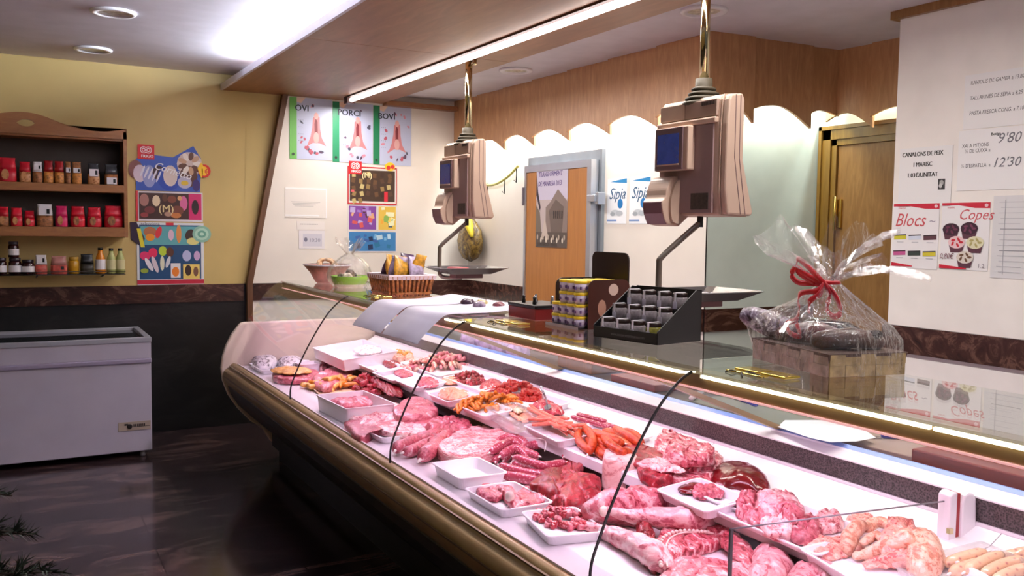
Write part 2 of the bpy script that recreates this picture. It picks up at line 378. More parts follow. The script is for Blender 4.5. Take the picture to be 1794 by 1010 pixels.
# cold room sliding door
d2=bpy.data.objects.new('door_2',None); COL.objects.link(d2); d2.location=(XR,5.9,0); d2['kind']='structure'
MB().box(-.03,0,-.46,.62,0,2.30).build('door_surround',M('grey_metal',(128,134,142),.45,.2),d2)
MB().box(-.090,-.045,-.37,.53,.05,2.17).build('door_leaf',WDD,d2)
f=MB(); f.box(-.10,-.035,-.425,-.37,.03,2.225).box(-.10,-.035,-.37,.56,2.17,2.225).box(-.10,-.035,.53,.56,.03,2.17)
f.build('door_frame',ALU,d2)
MB().box(-.12,-.034,-.50,-.40,1.91,1.96).box(-.10,-.034,-.52,-.48,1.89,1.98).build('door_handle',ALU,d2,bevel=.004)
MB().box(-.11,-.03,.561,.58,1.9,2.05).build('hinge',GRGL,d2)
# recessed downlights
dl=thing('recessed_downlight','round recessed downlight in the ceiling, the nearer one left of the canopy','downlight',(.545,5.82,ZC))
MB().lathe([(.125,0),(.128,-.008),(.120,-.016),(.094,-.016),(.088,.0),(.088,-.003)],32,cap=False).build('ring',M('white_ring',(248,246,250),.3,vary=0),dl)
MB().lathe([(.09,-.006),(.07,-.0035),(.03,-.0025),(.001,-.002)],24,0,cap=False).build('reflector',M('mirror_reflector',(236,230,206),.3,.6,vary=.25,vs=30),dl)
dup(dl,(.53,7.13,ZC),label='round recessed downlight in the left ceiling, nearest the yellow wall')
dup(dl,(3.29,3.78,ZC2),label='round recessed downlight above the near scale, beside its pole')
dup(dl,(3.33,5.92,ZC2),label='small-looking recessed downlight between the canopy and the pelmet')
# ------------------------------------------------ notices and posters on the far wall
FU,FN=(1,0,0),(0,-1,0)
RED=(206,30,40); WHI=(244,242,244)
def heart_logo(p,x,y,w,h,word):
    p.rect(x,y,w,h,(204,26,36)); cx=x+w/2; cy=y+h*.36
    for r,c in ((.34,WHI),(.27,(204,26,36)),(.19,WHI),(.11,(204,26,36))):
        p.ell(cx-w*.14,cy,w*r*.62,h*r*.72,c); p.ell(cx+w*.14,cy,w*r*.62,h*r*.72,c)
    p.text(word,x+w*.2,y+h*.88,w*.26,WHI,bold=.001)
# ice cream posters on the yellow wall: three boards
o=P(243,330,y=FY)
def ice_base(lbl): pass
y0=FY-.012
p=Poster((.865,FY-.001,2.215),FU,FN,.49,.245,(150,160,200),.006)
p.poly([(0,.0),(.05,-.05),(.28,-.03),(.44,-.13),(.50,-.03),(.49,.245),(0,.245)],(60,90,180))
for (x,y,rx,ry,c) in ((-.0,.08,.055,.075,(120,70,60)),(.03,.11,.05,.07,(214,200,214)),(.10,.13,.05,.09,(150,160,210)),(.17,.10,.045,.06,(60,30,40)),(.25,.14,.09,.10,(40,70,170)),(.26,.12,.055,.085,(222,206,200)),(.41,.02,.10,.10,(214,196,190)),(.40,.12,.07,.09,(90,50,40)),(.37,.17,.055,.05,(190,186,210)),(.46,.19,.03,.05,(60,40,110)),(.37,.175,.03,.02,(220,190,60))):
    p.ell(x,y,rx,ry,c)
random.seed(3)
for k in range(9):
    a=k*.7; p.ell(.41+.06*math.cos(a),.015+.06*math.sin(a),.035,.02,[(240,230,222),(96,56,40),(200,160,130)][k%3],a)
for k in range(5): p.ell(.05+.03*k,.09+.01*k,.008,.05,(226,226,240),.4)
p.text('Cornetto',.13,.065,.085,WHI,shear=.3,a=.28,xs=.9,bold=.001)
heart_logo(p,.015,-.12,.125,.115,'FRIGO')
p.ell(.525,.07,.05,.055,(214,40,30)); p.ell(.52,.07,.035,.04,(250,190,40)); p.text('1€',.49,.10,.07,(214,40,30),bold=.001)
p.poly([(.47,.05),(.50,.0),(.53,.05),(.50,.13)],(250,200,40))
p.build('ice_cream_poster','cone ice cream poster cut-out with red logo and price star, topmost on yellow wall','poster')
p=Poster((.865,FY-.001,1.965),FU,FN,.51,.24,(226,222,226),.006)
p.rect(.02,.012,.47,.21,(66,36,30))
p.rect(.40,.01,.10,.215,(210,40,110))
for (x,y,rx,ry,c) in ((.06,.07,.035,.05,(170,120,110)),(.15,.075,.03,.045,(236,214,180)),(.27,.06,.035,.03,(130,70,50)),(.36,.09,.03,.06,(220,110,160)),(.45,.12,.028,.06,(40,16,20)),(.10,.15,.04,.03,(120,50,50)),(.31,.15,.05,.04,(120,64,46)),(.30,.19,.04,.022,(200,120,60)),(.06,.19,.03,.02,(150,60,60)),(.24,.18,.03,.02,(180,140,120)),(.215,.05,.02,.03,(100,60,40)),(.33,.05,.018,.02,(226,170,120))):
    p.ell(x,y,rx,ry,c)
p.text('(M)',.165,.165,.085,(224,206,150),bold=.001); p.rect(-.004,.0,.018,.24,(200,40,50))
p.build('ice_cream_poster','brown and pink chocolate ice cream poster, middle one of the yellow wall','poster')
p=Poster((.865,FY-.001,1.715),FU,FN,.515,.505,(222,226,230),.006)
p.rect(.018,.02,.475,.44,(24,74,120)); p.rect(.03,.03,.45,.15,(96,170,176)); p.rect(0,.465,.515,.035,(196,30,60))
p.text('selecciona',.03,.022,.035,(60,60,80)); p.rect(.22,.0,.06,.022,(206,40,60))
for (x,y,rx,ry,c,a) in ((.10,.075,.05,.04,(180,110,70),0),(.165,.08,.022,.05,(220,50,60),.3),(.10,.12,.035,.03,(236,150,30),0),(.26,.10,.022,.045,(226,190,210),0),(.32,.09,.02,.075,(226,150,80),0),(.41,.10,.04,.05,(60,40,36),.3),(.43,.15,.05,.03,(230,220,140),0),
    (.06,.27,.04,.035,(224,50,110),.4),(.12,.245,.035,.04,(226,40,90),0),(.195,.23,.032,.04,(190,214,60),0),(.25,.24,.03,.04,(90,50,36),0),(.09,.34,.018,.06,(230,226,236),-.5),(.135,.34,.018,.07,(226,210,220),-.3),(.19,.33,.017,.06,(226,226,200),0),(.235,.32,.015,.05,(220,220,230),.3),
    (.38,.27,.035,.045,(190,190,230),0),(.46,.27,.025,.04,(206,170,214),0),(.055,.39,.03,.02,(150,170,60),0)):
    p.ell(x,y,rx,ry,c,a)
p.rect(.255,.33,.075,.12,(236,232,236)); p.ell(.292,.40,.028,.04,(236,130,40)); p.rect(.35,.34,.13,.12,(240,210,110)); p.ell(.39,.39,.025,.045,(60,36,26)); p.ell(.45,.40,.02,.04,(120,80,60))
p.ell(.50,.09,.075,.07,(140,190,170)); p.ell(.50,.09,.055,.05,(180,220,200)); p.ell(.50,.09,.035,.03,(110,170,150)); p.ell(.50,.09,.017,.014,(190,226,206))
p.poly([(-.05,.0),(.0,.0),(.06,.13),(.04,.2),(-.04,.14)],(40,20,50)); p.poly([(.0,.05),(.03,.05),(.06,.2),(.03,.2)],(226,214,50))
p.build('ice_cream_poster','blue poster of many children ice lollies, lowest on the yellow wall','poster')
# ice cream sheets on the cream wall
p=Poster((2.62,FY-.001,2.245),FU,FN,.47,.34,(196,40,50),.006)
p.rect(.01,.012,.45,.315,(228,220,214)); p.rect(.02,.03,.43,.28,(66,44,30))
random.seed(11)
for k in range(26):
    p.rect(.04+.068*(k%6)+random.uniform(-.01,.01),.05+.058*(k//6)+random.uniform(-.01,.01),.035,.042,random.choice([(104,72,44),(150,122,74),(84,56,40),(196,178,120),(60,36,26)]),random.uniform(-.3,.3))
p.text('(M)',.13,.10,.07,(236,220,170),bold=.001); p.rect(.345,.22,.035,.09,(214,40,60)); p.rect(.03,.21,.03,.02,(214,90,100))
heart_logo(p,.01,-.045,.12,.115,'FRIGO'); p.ell(.40,-.01,.05,.04,(246,200,40)); p.ell(.385,.0,.02,.02,(210,40,40)); p.ell(.425,-.01,.018,.02,(210,40,40))
p.build('ice_cream_poster','dark brown ice cream bar poster with red logo on the cream wall','poster')
def smallp(x,z,w,h,base,lbl,cols,seed):
    p=Poster((x,FY-.001,z),FU,FN,w,h,(226,222,224),.004); p.rect(.008,.008,w-.016,h-.016,base); random.seed(seed)
    for k in range(16): p.rect(.012+random.random()*(w-.085),.012+random.random()*(h-.075),random.uniform(.02,.06),random.uniform(.02,.05),random.choice(cols),random.uniform(-.4,.4))
    p.build('ice_cream_card',lbl,'poster')
smallp(2.625,1.90,.275,.23,(130,70,160),'purple and orange ice cream card under the dark brown poster',[(226,170,130),(160,120,200),(90,40,60),(214,90,90),(190,170,220)],1)
smallp(2.905,1.90,.185,.23,(226,190,80),'yellow ice cream card right of the purple card',[(250,220,110),(60,90,110),(236,170,60),(140,180,90),(240,240,200)],2)
smallp(2.625,1.665,.465,.19,(60,130,190),'blue wide ice cream card above the wicker baskets',[(30,50,90),(120,180,220),(60,100,170),(190,220,236),(40,120,160)],5)
# butcher charts
def chart(x,z,green,word,lbl,seed,ww):
    p=Poster((x,FY-.001,z),FU,FN,ww,.53,(190,196,224),.003); p.rect(0,0,.062,.53,green)
    p.poly([(.062,0),(.14,0),(.10,.05),(.062,.04)],(236,206,190)); p.text(word,.045,.115,.075,(30,40,60),bold=.002)
    cx=ww*.62; random.seed(seed)
    p.poly([(cx,.14),(cx+.03,.16),(cx+.035,.26),(cx+.05,.34),(cx+.09,.41),(cx+.03,.385),(cx-.03,.385),(cx-.085,.42),(cx-.05,.33),(cx-.035,.25),(cx-.03,.17)],(206,130,134))
    p.poly([(cx-.005,.17),(cx+.012,.2),(cx+.014,.33),(cx+.004,.38),(cx-.012,.34),(cx-.016,.22)],(130,50,60)); p.ell(cx,.34,.025,.05,(222,170,168)); p.ell(cx,.15,.02,.03,(226,170,166))
    for k in range(22):
        a=random.random()*2*PI; rx=.10+random.random()*.05; x_=cx+rx*math.cos(a)*1.05; y_=.27+.2*math.sin(a)*(1+.1*random.random())
        if .075<x_<ww-.03 and (y_>.15 or x_>.2): p.ell(x_,y_,random.uniform(.006,.015),random.uniform(.01,.022),random.choice([(190,90,110),(90,60,90),(80,80,100),(214,140,160)]),random.random()*3)
    for k in range(4): p.text('- - -',.075,.2+.06*k,.03,(80,80,110))
    p.ell(.03,.49,.012,.012,(40,60,50))
    p.build('butcher_chart',lbl,'poster')
chart(2.10,2.815,(112,190,90),'OVI','butcher chart of a sheep carcass with pale green stripe, leftmost',4,.378)
chart(2.482,2.805,(30,140,96),'PORCI','butcher chart of a pig carcass, middle of the three charts',5,.374)
chart(2.86,2.80,(24,126,80),'BOVI','butcher chart of a cattle carcass, rightmost of the three charts',6,.37)
p=Poster((2.06,FY-.001,2.035),FU,FN,.37,.26,(232,226,220),.003)
for k in range(4): p.rect(.05+.01*k,.12+.012*k,.26-.03*k,.004,(170,166,166))
p.rect(.0,.0,.37,.012,(248,246,246)); p.rect(.36,.0,.008,.26,(246,244,246)); p.rect(0,.235,.3,.01,(248,248,250))
p.build('paper_notice','plastic-sleeved white notice on the cream wall below the green butcher chart','notice')
p=Poster((2.16,FY-.001,1.745),FU,FN,.25,.075,(232,226,222),.002); p.text('-----------',.03,.035,.045,(120,116,120)); p.build('paper_notice','narrow white strip notice with one line, below the sleeved notice','notice')
p=Poster((2.18,FY-.001,1.665),FU,FN,.23,.16,(226,222,226),.002); p.rect(.035,.03,.17,.11,(206,204,216)); p.ell(.06,.08,.015,.02,(120,120,140)); p.text('10:30',.09,.1,.045,(120,120,140)); p.build('paper_notice','small framed white notice, lowest on the cream wall behind the baskets','notice')
# right wall: facing the shop
RU,RN=(0,-1,0),(-1,0,0)
p=Poster((XR-.132+.0,6.20,2.165),RU,RN,.47,.62,(196,182,182),.002)
p.o=Vector((XR-.0915,6.27,2.18)); p.mb=MB(); p.mb.prism([(0,0),(.47,0),(.47,.62),(0,.62)],p.pt,0,.002,0)
p.rect(0,-.035,.22,.035,(30,24,24)); p.rect(.22,-.035,.22,.035,(190,150,110)); p.poly([(.10,-.01),(.115,-.03),(.13,-.015),(.145,-.03),(.155,-.005),(.11,0)],(246,210,60))
p.rect(0,0,.47,.24,(206,200,222)); p.text('TRANSFORMENT',.03,.055,.056,(74,50,130),shear=.1,xs=.84,bold=.0012); p.text('DE MANRESA 2013',.03,.13,.056,(74,50,130),shear=.1,xs=.76,bold=.0012)
p.poly([(0,.02),(.03,.18),(.07,.30),(.06,.33),(.0,.2)],(50,40,60))
p.poly([(.15,.30),(.22,.26),(.33,.16),(.47,.26),(.47,.56),(.15,.56)],(140,124,118)); p.poly([(0,.28),(.06,.34),(.10,.56),(0,.56)],(120,108,96))
p.poly([(.20,.33),(.30,.24),(.42,.30),(.40,.50),(.24,.52)],(110,96,90)); p.rect(0,.5,.47,.12,(96,84,78)); p.poly([(.08,.56),(.14,.38),(.2,.56)],(206,190,180))
for k in range(16): p.ell(.03+.027*k,.54+.012*(k%3),.012,.022,[(190,176,160),(70,60,56),(226,216,200)][k%3])
for k in range(5): p.rect(.27+.03*k,.33,.012,.06,(60,50,50))
p.text('EXPOSICIO - ANYS',.03,.61,.04,(70,60,60),xs=.9)
p.build('event_poster','sepia town poster with purple title taped on the wooden cold room door','poster')
def sipia(y,lbl):
    p=Poster((XR-.001,y,2.075),RU,RN,.235,.325,(240,243,248),.002)
    p.poly([(.03,.02),(.235,.0),(.235,.035),(.15,.03)],(30,130,190)); p.text('Sipia',.02,.145,.115,(40,90,130),shear=.35,xs=.95,bold=.001)
    p.ell(.16,.18,.032,.036,(24,120,190)); p.ell(.10,.245,.055,.022,(200,206,212)); p.ell(.15,.25,.045,.02,(180,188,196)); p.ell(.07,.255,.03,.015,(160,168,176)); p.rect(.0,.295,.12,.012,(120,150,200))
    p.build('fish_poster',lbl,'poster')
sipia(5.40,'white cuttlefish poster with blue dot, next to the cold room door')
sipia(5.13,'white cuttlefish poster with blue dot, partly behind the near scale')
# notice wall
NU=RU
def NP(py0,z,w,h,c,th=.002): return Poster((XN-.001,py0,z),NU,RN,w,h,c,th)
p=NP(3.20,2.16,.31,.31,(238,238,240)); K=(30,28,30)
p.text('CANALONS DE PEIX',.015,.045,.033,K,xs=.80,bold=.0012); p.text('I MARISC',.085,.10,.033,K,xs=.85,bold=.0012); p.text('1.03€/UNITAT',.05,.155,.033,K,xs=.88,bold=.0012)
p.rect(.235,.17,.04,.055,(60,58,60)); p.ell(.255,.19,.012,.014,(170,170,170)); p.ell(.25,.205,.01,.012,(200,200,200))
p.build('price_notice','white notice with three bold black lines, left end of the notice wall','notice')
p=NP(2.84,2.50,.52,.27,(240,240,242)); 
for k,s in enumerate(('RAVIOLIS DE GAMBA a 13,80€','TALLARINES DE SÈPIA a 8,25 €','PASTA FRESCA CONG. a 7,10 €')): p.text(s,.03,.05+.075*k,.027,(60,58,64),xs=.80,shear=.15)
p.build('price_notice','white notice of three small text lines, highest on the notice wall','notice')
p=NP(2.86,2.225,.54,.30,(240,240,243))
p.text('Botiga',.17,.035,.02,K,bold=.001); p.text('XAI A MITJONS',.02,.085,.026,(60,58,66),xs=.8); p.text('9\'80',.20,.075,.07,(110,110,120),shear=.3)
p.text('   ½ DE CUIXA a',.02,.112,.026,(60,58,66),xs=.8); p.text('½ D\'ESPATLLA  a',.02,.185,.026,(60,58,66),xs=.8); p.text('12\'30',.18,.19,.065,(110,110,120),shear=.3)
p.build('price_notice','white price notice with handwritten prices, above the scribbled grey sheet','notice')
p=NP(3.225,1.865,.275,.345,(240,238,242))
p.poly([(0,0),(.275,0),(.275,.03),(.19,.028),(.09,.012),(0,.014)],(206,30,60)); p.ell(.255,.015,.01,.009,(240,200,210)); p.text('marisc',.03,.028,.018,(200,60,80))
p.text('Blocs',.01,.12,.10,(206,80,90),shear=.35,xs=.85); p.text('~',.22,.11,.06,(160,150,170))
for k,c in enumerate(((214,206,60),(214,222,240),(96,60,70),(200,90,150),(60,70,66),(214,200,60))):
    x=.01+.09*(k%3); y=.165+.085*(k//3); p.rect(x,y,.075,.026,c,-.05); p.rect(x,y,.075,.006,(50,44,50),-.05); p.rect(x+.02,y+.038,.04,.004,(190,190,200))
p.poly([(0,.335),(.0,.315),(.13,.33),(.13,.335)],(206,30,60))
p.build('menu_poster','white poster of six small coloured boxes under a red swoosh','poster')
p=NP(2.935,1.865,.26,.34,(240,238,242))
p.poly([(0,0),(.26,0),(.26,.03),(.18,.028),(.09,.012),(0,.014)],(206,30,60)); p.ell(.24,.015,.01,.009,(240,200,210)); p.text('Copes',.09,.085,.075,(206,90,100),shear=.35,xs=.95); p.text('marisc',.03,.028,.016,(200,60,80))
for x,y,c,c2 in ((.055,.135,(60,30,50),(110,50,80)),(.155,.13,(60,30,50),(120,60,90)),(.09,.20,(236,200,206),(206,40,60)),(.19,.20,(226,222,190),(180,170,110)),(.14,.275,(222,214,206),(110,80,60))):
    p.poly([(x-.045,y),(x+.045,y),(x+.032,y+.052),(x-.032,y+.052)],(96,56,72)); p.ell(x,y,.047,.032,c)
    for k in range(5): p.ell(x+.025*math.cos(k*1.3),y+.015*math.sin(k*1.3),.012,.006,c2,k)
p.text('0,80€',.0,.285,.04,(120,60,80),shear=.25,xs=.8); p.poly([(0,.335),(.0,.315),(.15,.33),(.15,.335)],(206,30,60)); p.text('1.2',.21,.325,.03,(140,130,140))
p.build('menu_poster','white poster of five dessert cups under a red swoosh','poster')
p=NP(2.66,1.895,.36,.40,(222,222,226))
random.seed(4)
for k in range(14): p.rect(.03+.01*(k%2),.03+.026*k,.10+.12*random.random(),.0035,(196,196,204) if k not in (5,9) else (140,140,150))
p.rect(.06,.02,.003,.36,(180,180,190)); p.build('price_notice','grey handwritten sheet, lowest at the right edge of the notice wall','notice')
# hooks garland and hanging ham bag on right wall
g=MB(); pts=catmull([(XR-.03,7.40,2.11),(XR-.04,7.1,2.10),(XR-.04,6.85,2.16),(XR-.03,6.68,2.25)],8); g.tube(pts,.012,8)
go=thing('hook_rail','curved yellow-green rail with small black hooks on the cream wall','rail',(XR-.03,7.1,2.1))
for i in range(len(g.v)): g.v[i]=g.v[i]-go.location
g.build('rail_bar',M('pale_green_bar',(196,190,110),.4),go)
for y,z in ((7.25,2.1),(6.93,2.13),(6.72,2.22)):
    MB().tube([(0,y-7.1,z-2.1+.02),(-.01,y-7.1-.02,z-2.1-.05),(-.03,y-7.1-.05,z-2.1-.12),(-.04,y-7.1-.03,z-2.1-.10)],.005,6).build('hook',BLK,go)
# ------------------------------------------------ chest freezer
fz=thing('chest_freezer','white chest freezer with sliding glass lid standing before the dark wall','freezer',(.0,7.3,0))
FW=M('freezer_white',(182,176,192),.35,vary=.02)
b=MB().box(-.75,.862,-.40,.36,.045,.765); b.build('body',FW,fz,bevel=.006)
MB().box(-.75,.866,-.412,.36,.69,.728).build('front_rail',M('freezer_rail',(150,140,164),.35,vary=.02),fz,bevel=.01)
MB().box(-.75,.862,-.402,.36,.728,.845).build('upper_body',FW,fz,bevel=.003)
fr=MB(); fr.box(-.75,.866,-.408,-.362,.845,.88).box(-.75,.866,.32,.366,.845,.88).box(.822,.866,-.362,.32,.845,.88).box(-.75,-.70,-.362,.32,.845,.88)
fr.build('lid_frame',M('lid_frame_grey',(166,166,176),.35,.2,vary=.02),fz,bevel=.004)
MB().box(-.70,.822,-.362,.32,.852,.858).build('glass_lid',M('dark_glass_lid',(20,26,30),.05,vary=0),fz)
pn=MB().box(.635,.852,-.405,-.399,.205,.268); pn=pn.build('control_panel',M('panel_beige',(176,160,146),.4),fz)
mm=MB().lathe([(.018,0),(.018,.006),(.012,.008)],16); 
for i in range(len(mm.v)): q=mm.v[i]; mm.v[i]=Vector((.71+q.x,-.405-q.z,.236+q.y))
mm.box(.675,.70,-.4066,-.405,.243,.256).build('dial',M('dial_dark',(40,34,36),.4),pn)
s=MB()
for k in range(7): s.box(.735+.012*k,.742+.012*k,-.4066,-.405,.232,.25)
s.box(.733,.848,-.4062,-.405,.228,.231).build('scale_marks',M('dial_dark'),pn)
for x in (.80,-.68):
    for y in (-.36,.3): MB().lathe([(.018,0),(.02,.01),(.014,.045)],12,c=(x,y,0)).build('foot',GRGL,fz)
# ------------------------------------------------ wall shelf unit
SX0,SX1,SYF,SYB=-.62,.775,7.43,7.7
sh=thing('wall_shelf_unit','brown wooden wall shelf with wavy top board and an oval hole','shelf',(0,7.56,1.60))
so=Vector((0,7.56,1.60))
def sb(m,name,mat,par=sh,**k):
    for i in range(len(m.v)): m.v[i]=m.v[i]-so
    return m.build(name,mat,par,**k)
import mathutils
def wavez(x): # header top
    pts=[(-.62,2.42),(-.35,2.46),(-.1,2.475),(.02,2.50),(.10,2.505),(.2,2.49),(.32,2.44),(.45,2.405),(.58,2.39),(.70,2.405),(.775,2.425)]
    for (a,za),(b_,zb) in zip(pts,pts[1:]):
        if x<=b_: t=(x-a)/(b_-a); return za+(zb-za)*t
    return pts[-1][1]
m=MB(); N=70; hx,hz,rx,rz=.10,2.425,.052,.026
top=[];bot=[]
xs=[SX0+(SX1-SX0)*k/N for k in range(N+1)]
def sm(x): return sum(wavez(min(max(x+d,SX0),SX1)) for d in (-.05,-.025,0,.025,.05))/5
zc=lambda x: hz
for yy in (SYF,SYF+.02):
    for x in xs:
        e=max(0,1-((x-hx)/rx)**2)**.5*rz
        m.v+=[Vector((x,yy,sm(x))),Vector((x,yy,hz+e)),Vector((x,yy,hz-e)),Vector((x,yy,2.345))]
n=N+1
for s_ in (0,1):
    o=s_*n*4
    for k in range(N):
        a=o+k*4; b_=a+4
        for j in (0,2):
            f=[a+j,b_+j,b_+j+1,a+j+1]; m.f.append(f if s_==0 else f[::-1]); m.m.append(0); m.s.append(False)
for k in range(N):
    for j in (0,1,2,3):
        if j in (1,2) and abs((xs[k]+xs[k+1])/2-hx)>rx: continue
        a=k*4+j; m.f.append([a,a+4,a+4+n*4,a+n*4]); m.m.append(0); m.s.append(False)
sb(m,'wavy_header',WDS)
sb(MB().box(SX1-.025,SX1,SYF,SYB,1.595,2.40),'side_panel',WDS)
sb(MB().box(SX0,SX0+.025,SYF,SYB,1.595,2.40),'side_panel',WDS)
sb(MB().box(SX0,SX1,SYF+.02,SYB,2.33,2.345),'top_board',WDS)
sb(MB().box(SX0,SX1-.025,SYF,SYB,1.935,1.995),'shelf_board',WDS,bevel=.003)
sb(MB().box(SX0,SX1-.025,SYF,SYB,1.60,1.672),'shelf_board',WDS,bevel=.003)
sb(MB().box(SX0,SX1,SYB-.012,SYB-.002,1.672,2.33),'back_panel',M('shaded_back_panel',(50,36,24),.6),sh)  # darker than the shelf wood: shade inside the unit put into its colour
m=MB()
for y in (7.45,7.5,7.55,7.6,7.65): m.tube([(SX0,y,1.312),(SX1-.02,y,1.312)],.003,6)
for x in (-.3,.15,.6): m.tube([(x,7.45,1.306),(x,7.695,1.306)],.004,6)
m.tube([(SX0,7.445,1.335),(SX1-.02,7.445,1.335),(SX1-.02,7.69,1.335)],.003,6)
for x in (.15,.6): m.tube([(x,7.45,1.306),(x,7.695,1.285)],.006,6)
ws=m.build('wire_shelf',BLK,None,loc=(0,7.56,1.3)); tag(ws,'thin black wire shelf below the brown shelf unit','shelf')
def X(px): return -.07+px/222*.84
def pack(name,px0,px1,zb,h,top,bot,frac,label,group,cat='bag',d=.08,win=None,lab=None,hole=None,rim=.6,y=7.50):
    x0,x1=X(px0),X(px1); w=(x1-x0)/2*.98; cx=(x0+x1)/2
    m=MB(); rings=[]; prof=[(0,.92,1,),(.04,1,1),(.25,1,1.06),(frac,.98,1),(.72,.9,.75),(.86,.84,.35),(.95,.86,.08),(1,.88,.06)]
    for z,kx,ky in prof:
        rings.append([(kx*w*sx*(1-.12*(abs(sx*sy)>.5)),ky*d/2*sy*(1-.12*(abs(sx*sy)>.5)),z*h) for sx,sy in ((-1,-1),(-.5,-1.06),(0,-1.1),(.5,-1.06),(1,-1),(1,0),(1,1),(.5,1.05),(0,1.08),(-.5,1.05),(-1,1),(-1,0))])
    k=4
    m.loft(rings[:k],0,True,True); m.loft(rings[k-1:],1,True,True)
    t=thing(name,label,cat,(cx,y,zb),0,group)
    m.build('bag_body',[bot,top],t)
    if lab:
        z0,z1,c=lab; mm=MB().box(-w*.72,w*.72,-d/2*1.16-.003,-d/2*1.10+.004,z0*h,z1*h,0); mm.ell=None
        L=mm.build('printed_label',c,t)
        MB().box(w*.2,w*.55,-d/2*1.16-.0042,-d/2*1.16-.003,z0*h+.2*(z1-z0)*h,z0*h+.8*(z1-z0)*h).build('label_mark',BLK,L)
    if win:
        MB().add([(w*.75*math.cos(a)*.55-(w*.25),-d/2*1.13-.002,h*(.2+.22*math.sin(a)+.1)) for a in [k2*PI/8 for k2 in range(16)]],[tuple(range(16))]).build('clear_window',win,t)
    if hole:
        MB().add([(.012*math.cos(k2*PI/6),-d*.10,h*.80+.008*math.sin(k2*PI/6)) for k2 in range(12)],[tuple(range(12))]).build('handle_hole',BLK,t)
    return t
RB=M('red_bag',(190,20,40),.3); RB2=M('scarlet_bag',(206,30,50),.3); MG=M('magenta_bag',(200,30,90),.3); OR=M('dark_red_bag',(150,16,20),.35)
BIS=speck('biscuits',(196,140,90),(150,96,56),60); TAN=M('brown_cookies',(150,96,54),.5,vary=.3,vs=60); GOLDC=M('golden_biscuits',(186,120,50),.5,vary=.3,vs=60)
LB=M('white_label',(226,224,228),.5,vary=0); CLEARB=M('clear_bag_top',(60,62,66),.15,vary=.1)
G1='biscuit bags on the top board of the shelf'; Z1=1.996; Z2=1.673
pack('biscuit_bag',-4,28,Z1,.175,RB2,RB,.5,'large red biscuit bag with a handle hole, top board left end',G1,win=BIS,hole=1)
pack('biscuit_bag',31,52,Z1,.15,RB,BIS,.5,'red bag with biscuits showing, second on the top board',G1,win=BIS)
pack('biscuit_bag',54,72,Z1,.155,LB,TAN,.5,'brown cookie bag with white top label, third on the top board',G1,lab=(.6,.85,LB))
pack('biscuit_bag',73,91,Z1,.165,OR,GOLDC,.5,'dark red bag of golden biscuits, left one of the pair',G1)
pack('biscuit_bag',92,110,Z1,.165,OR,GOLDC,.5,'dark red bag of golden biscuits, right one of the pair',G1)
pack('biscuit_bag',111,122,Z1,.165,TAN,TAN,.5,'narrow brown biscuit bag with white label, middle of top board',G1,lab=(.5,.72,LB))
pack('biscuit_bag',123,141,Z1,.165,TAN,GOLDC,.5,'wider brown biscuit bag with white label beside the narrow one',G1,lab=(.5,.72,LB))
pack('biscuit_bag',151,174,Z1,.16,CLEARB,BIS,.5,'clear bag with black neck and large white label on top board',G1,lab=(.38,.72,LB))
pack('biscuit_bag',182,208,Z1,.16,CLEARB,TAN,.5,'clear cookie bag with low white label, right end of top board',G1,lab=(.03,.35,LB))
G2='red biscuit bags on the lower board of the shelf'
pack('biscuit_bag',-6,13,Z2,.14,RB,TAN,.5,'red bag cut by the left edge of the photo, lower board',G2,win=BIS)
pack('biscuit_bag',15,36,Z2,.135,RB2,RB,.5,'red bag with pale window, second on the lower board',G2,win=BIS)
pack('biscuit_bag',38,57,Z2,.115,RB,RB,.5,'short red bag, third on the lower board',G2,win=BIS)
pack('biscuit_bag',59,89,Z2,.165,LB,TAN,.5,'brown cookie bag with large white label among the red bags',G2,lab=(.5,.85,LB))
pack('biscuit_bag',92,115,Z2,.155,MG,MG,.5,'magenta biscuit bag right of the white-labelled cookie bag',G2,win=BIS)
pack('biscuit_bag',119,146,Z2,.155,RB,RB2,.5,'red biscuit bag, third from the right on the lower board',G2,win=TAN)
pack('biscuit_bag',149,176,Z2,.15,RB2,RB,.5,'red biscuit bag, second from the right on the lower board',G2,win=TAN)
pack('biscuit_bag',180,216,Z2,.165,RB2,RB,.5,'wide red bag with handle hole, right end of the lower board',G2,win=TAN,hole=1)
G3='jars and bottles on the wire shelf'; Z3=1.3155
def jar(px,z,r,h,body,lid,label,lab=LB,grp=G3,name='jar',y=7.52,prof=None,cat='jar'):
    t=thing(name,label,cat,(X(px),y,z),0,grp)
    MB().lathe(prof or [(r*.85,0),(r,.004),(r,h*.72),(r*.8,h*.8)],16).build('glass_body',body,t)
    MB().lathe([(r*.86,h*.8),(r*.9,h*.82),(r*.9,h*.98),(r*.8,h)],16).build('lid',lid,t) if not prof else MB().lathe([(r*.5,h*.9),(r*.5,h),(.002,h)],12).build('cap',lid,t)
    if lab: MB().lathe([(r*1.015,h*.16),(r*1.015,h*.55)],16,cap=False).build('paper_label',lab,t)
    return t
JB=M('dark_jam',(50,16,18),.15); JL=M('dark_lid',(40,28,40),.35)
jar(-3,Z3,.038,.125,JB,JL,'dark jam jar cut by the left edge, wire shelf')
j=jar(21,Z3,.042,.125,JB,JL,'dark jam jar with a second jar standing on its lid')
jar(19,Z3+.126,.036,.118,JB,JL,'dark jam jar with white label standing on another jar')
jar(43,Z3,.044,.11,JB,JL,'squat dark jam jar right of the two stacked jars')
pack('sausage_pack',55,77,Z3,.145,LB,M('pink_meat_pack',(190,80,66),.4,vary=.2,vs=40),.5,'pink packet with white top half on the wire shelf',G3,'packet',.05,lab=(.55,.9,LB),y=7.52)
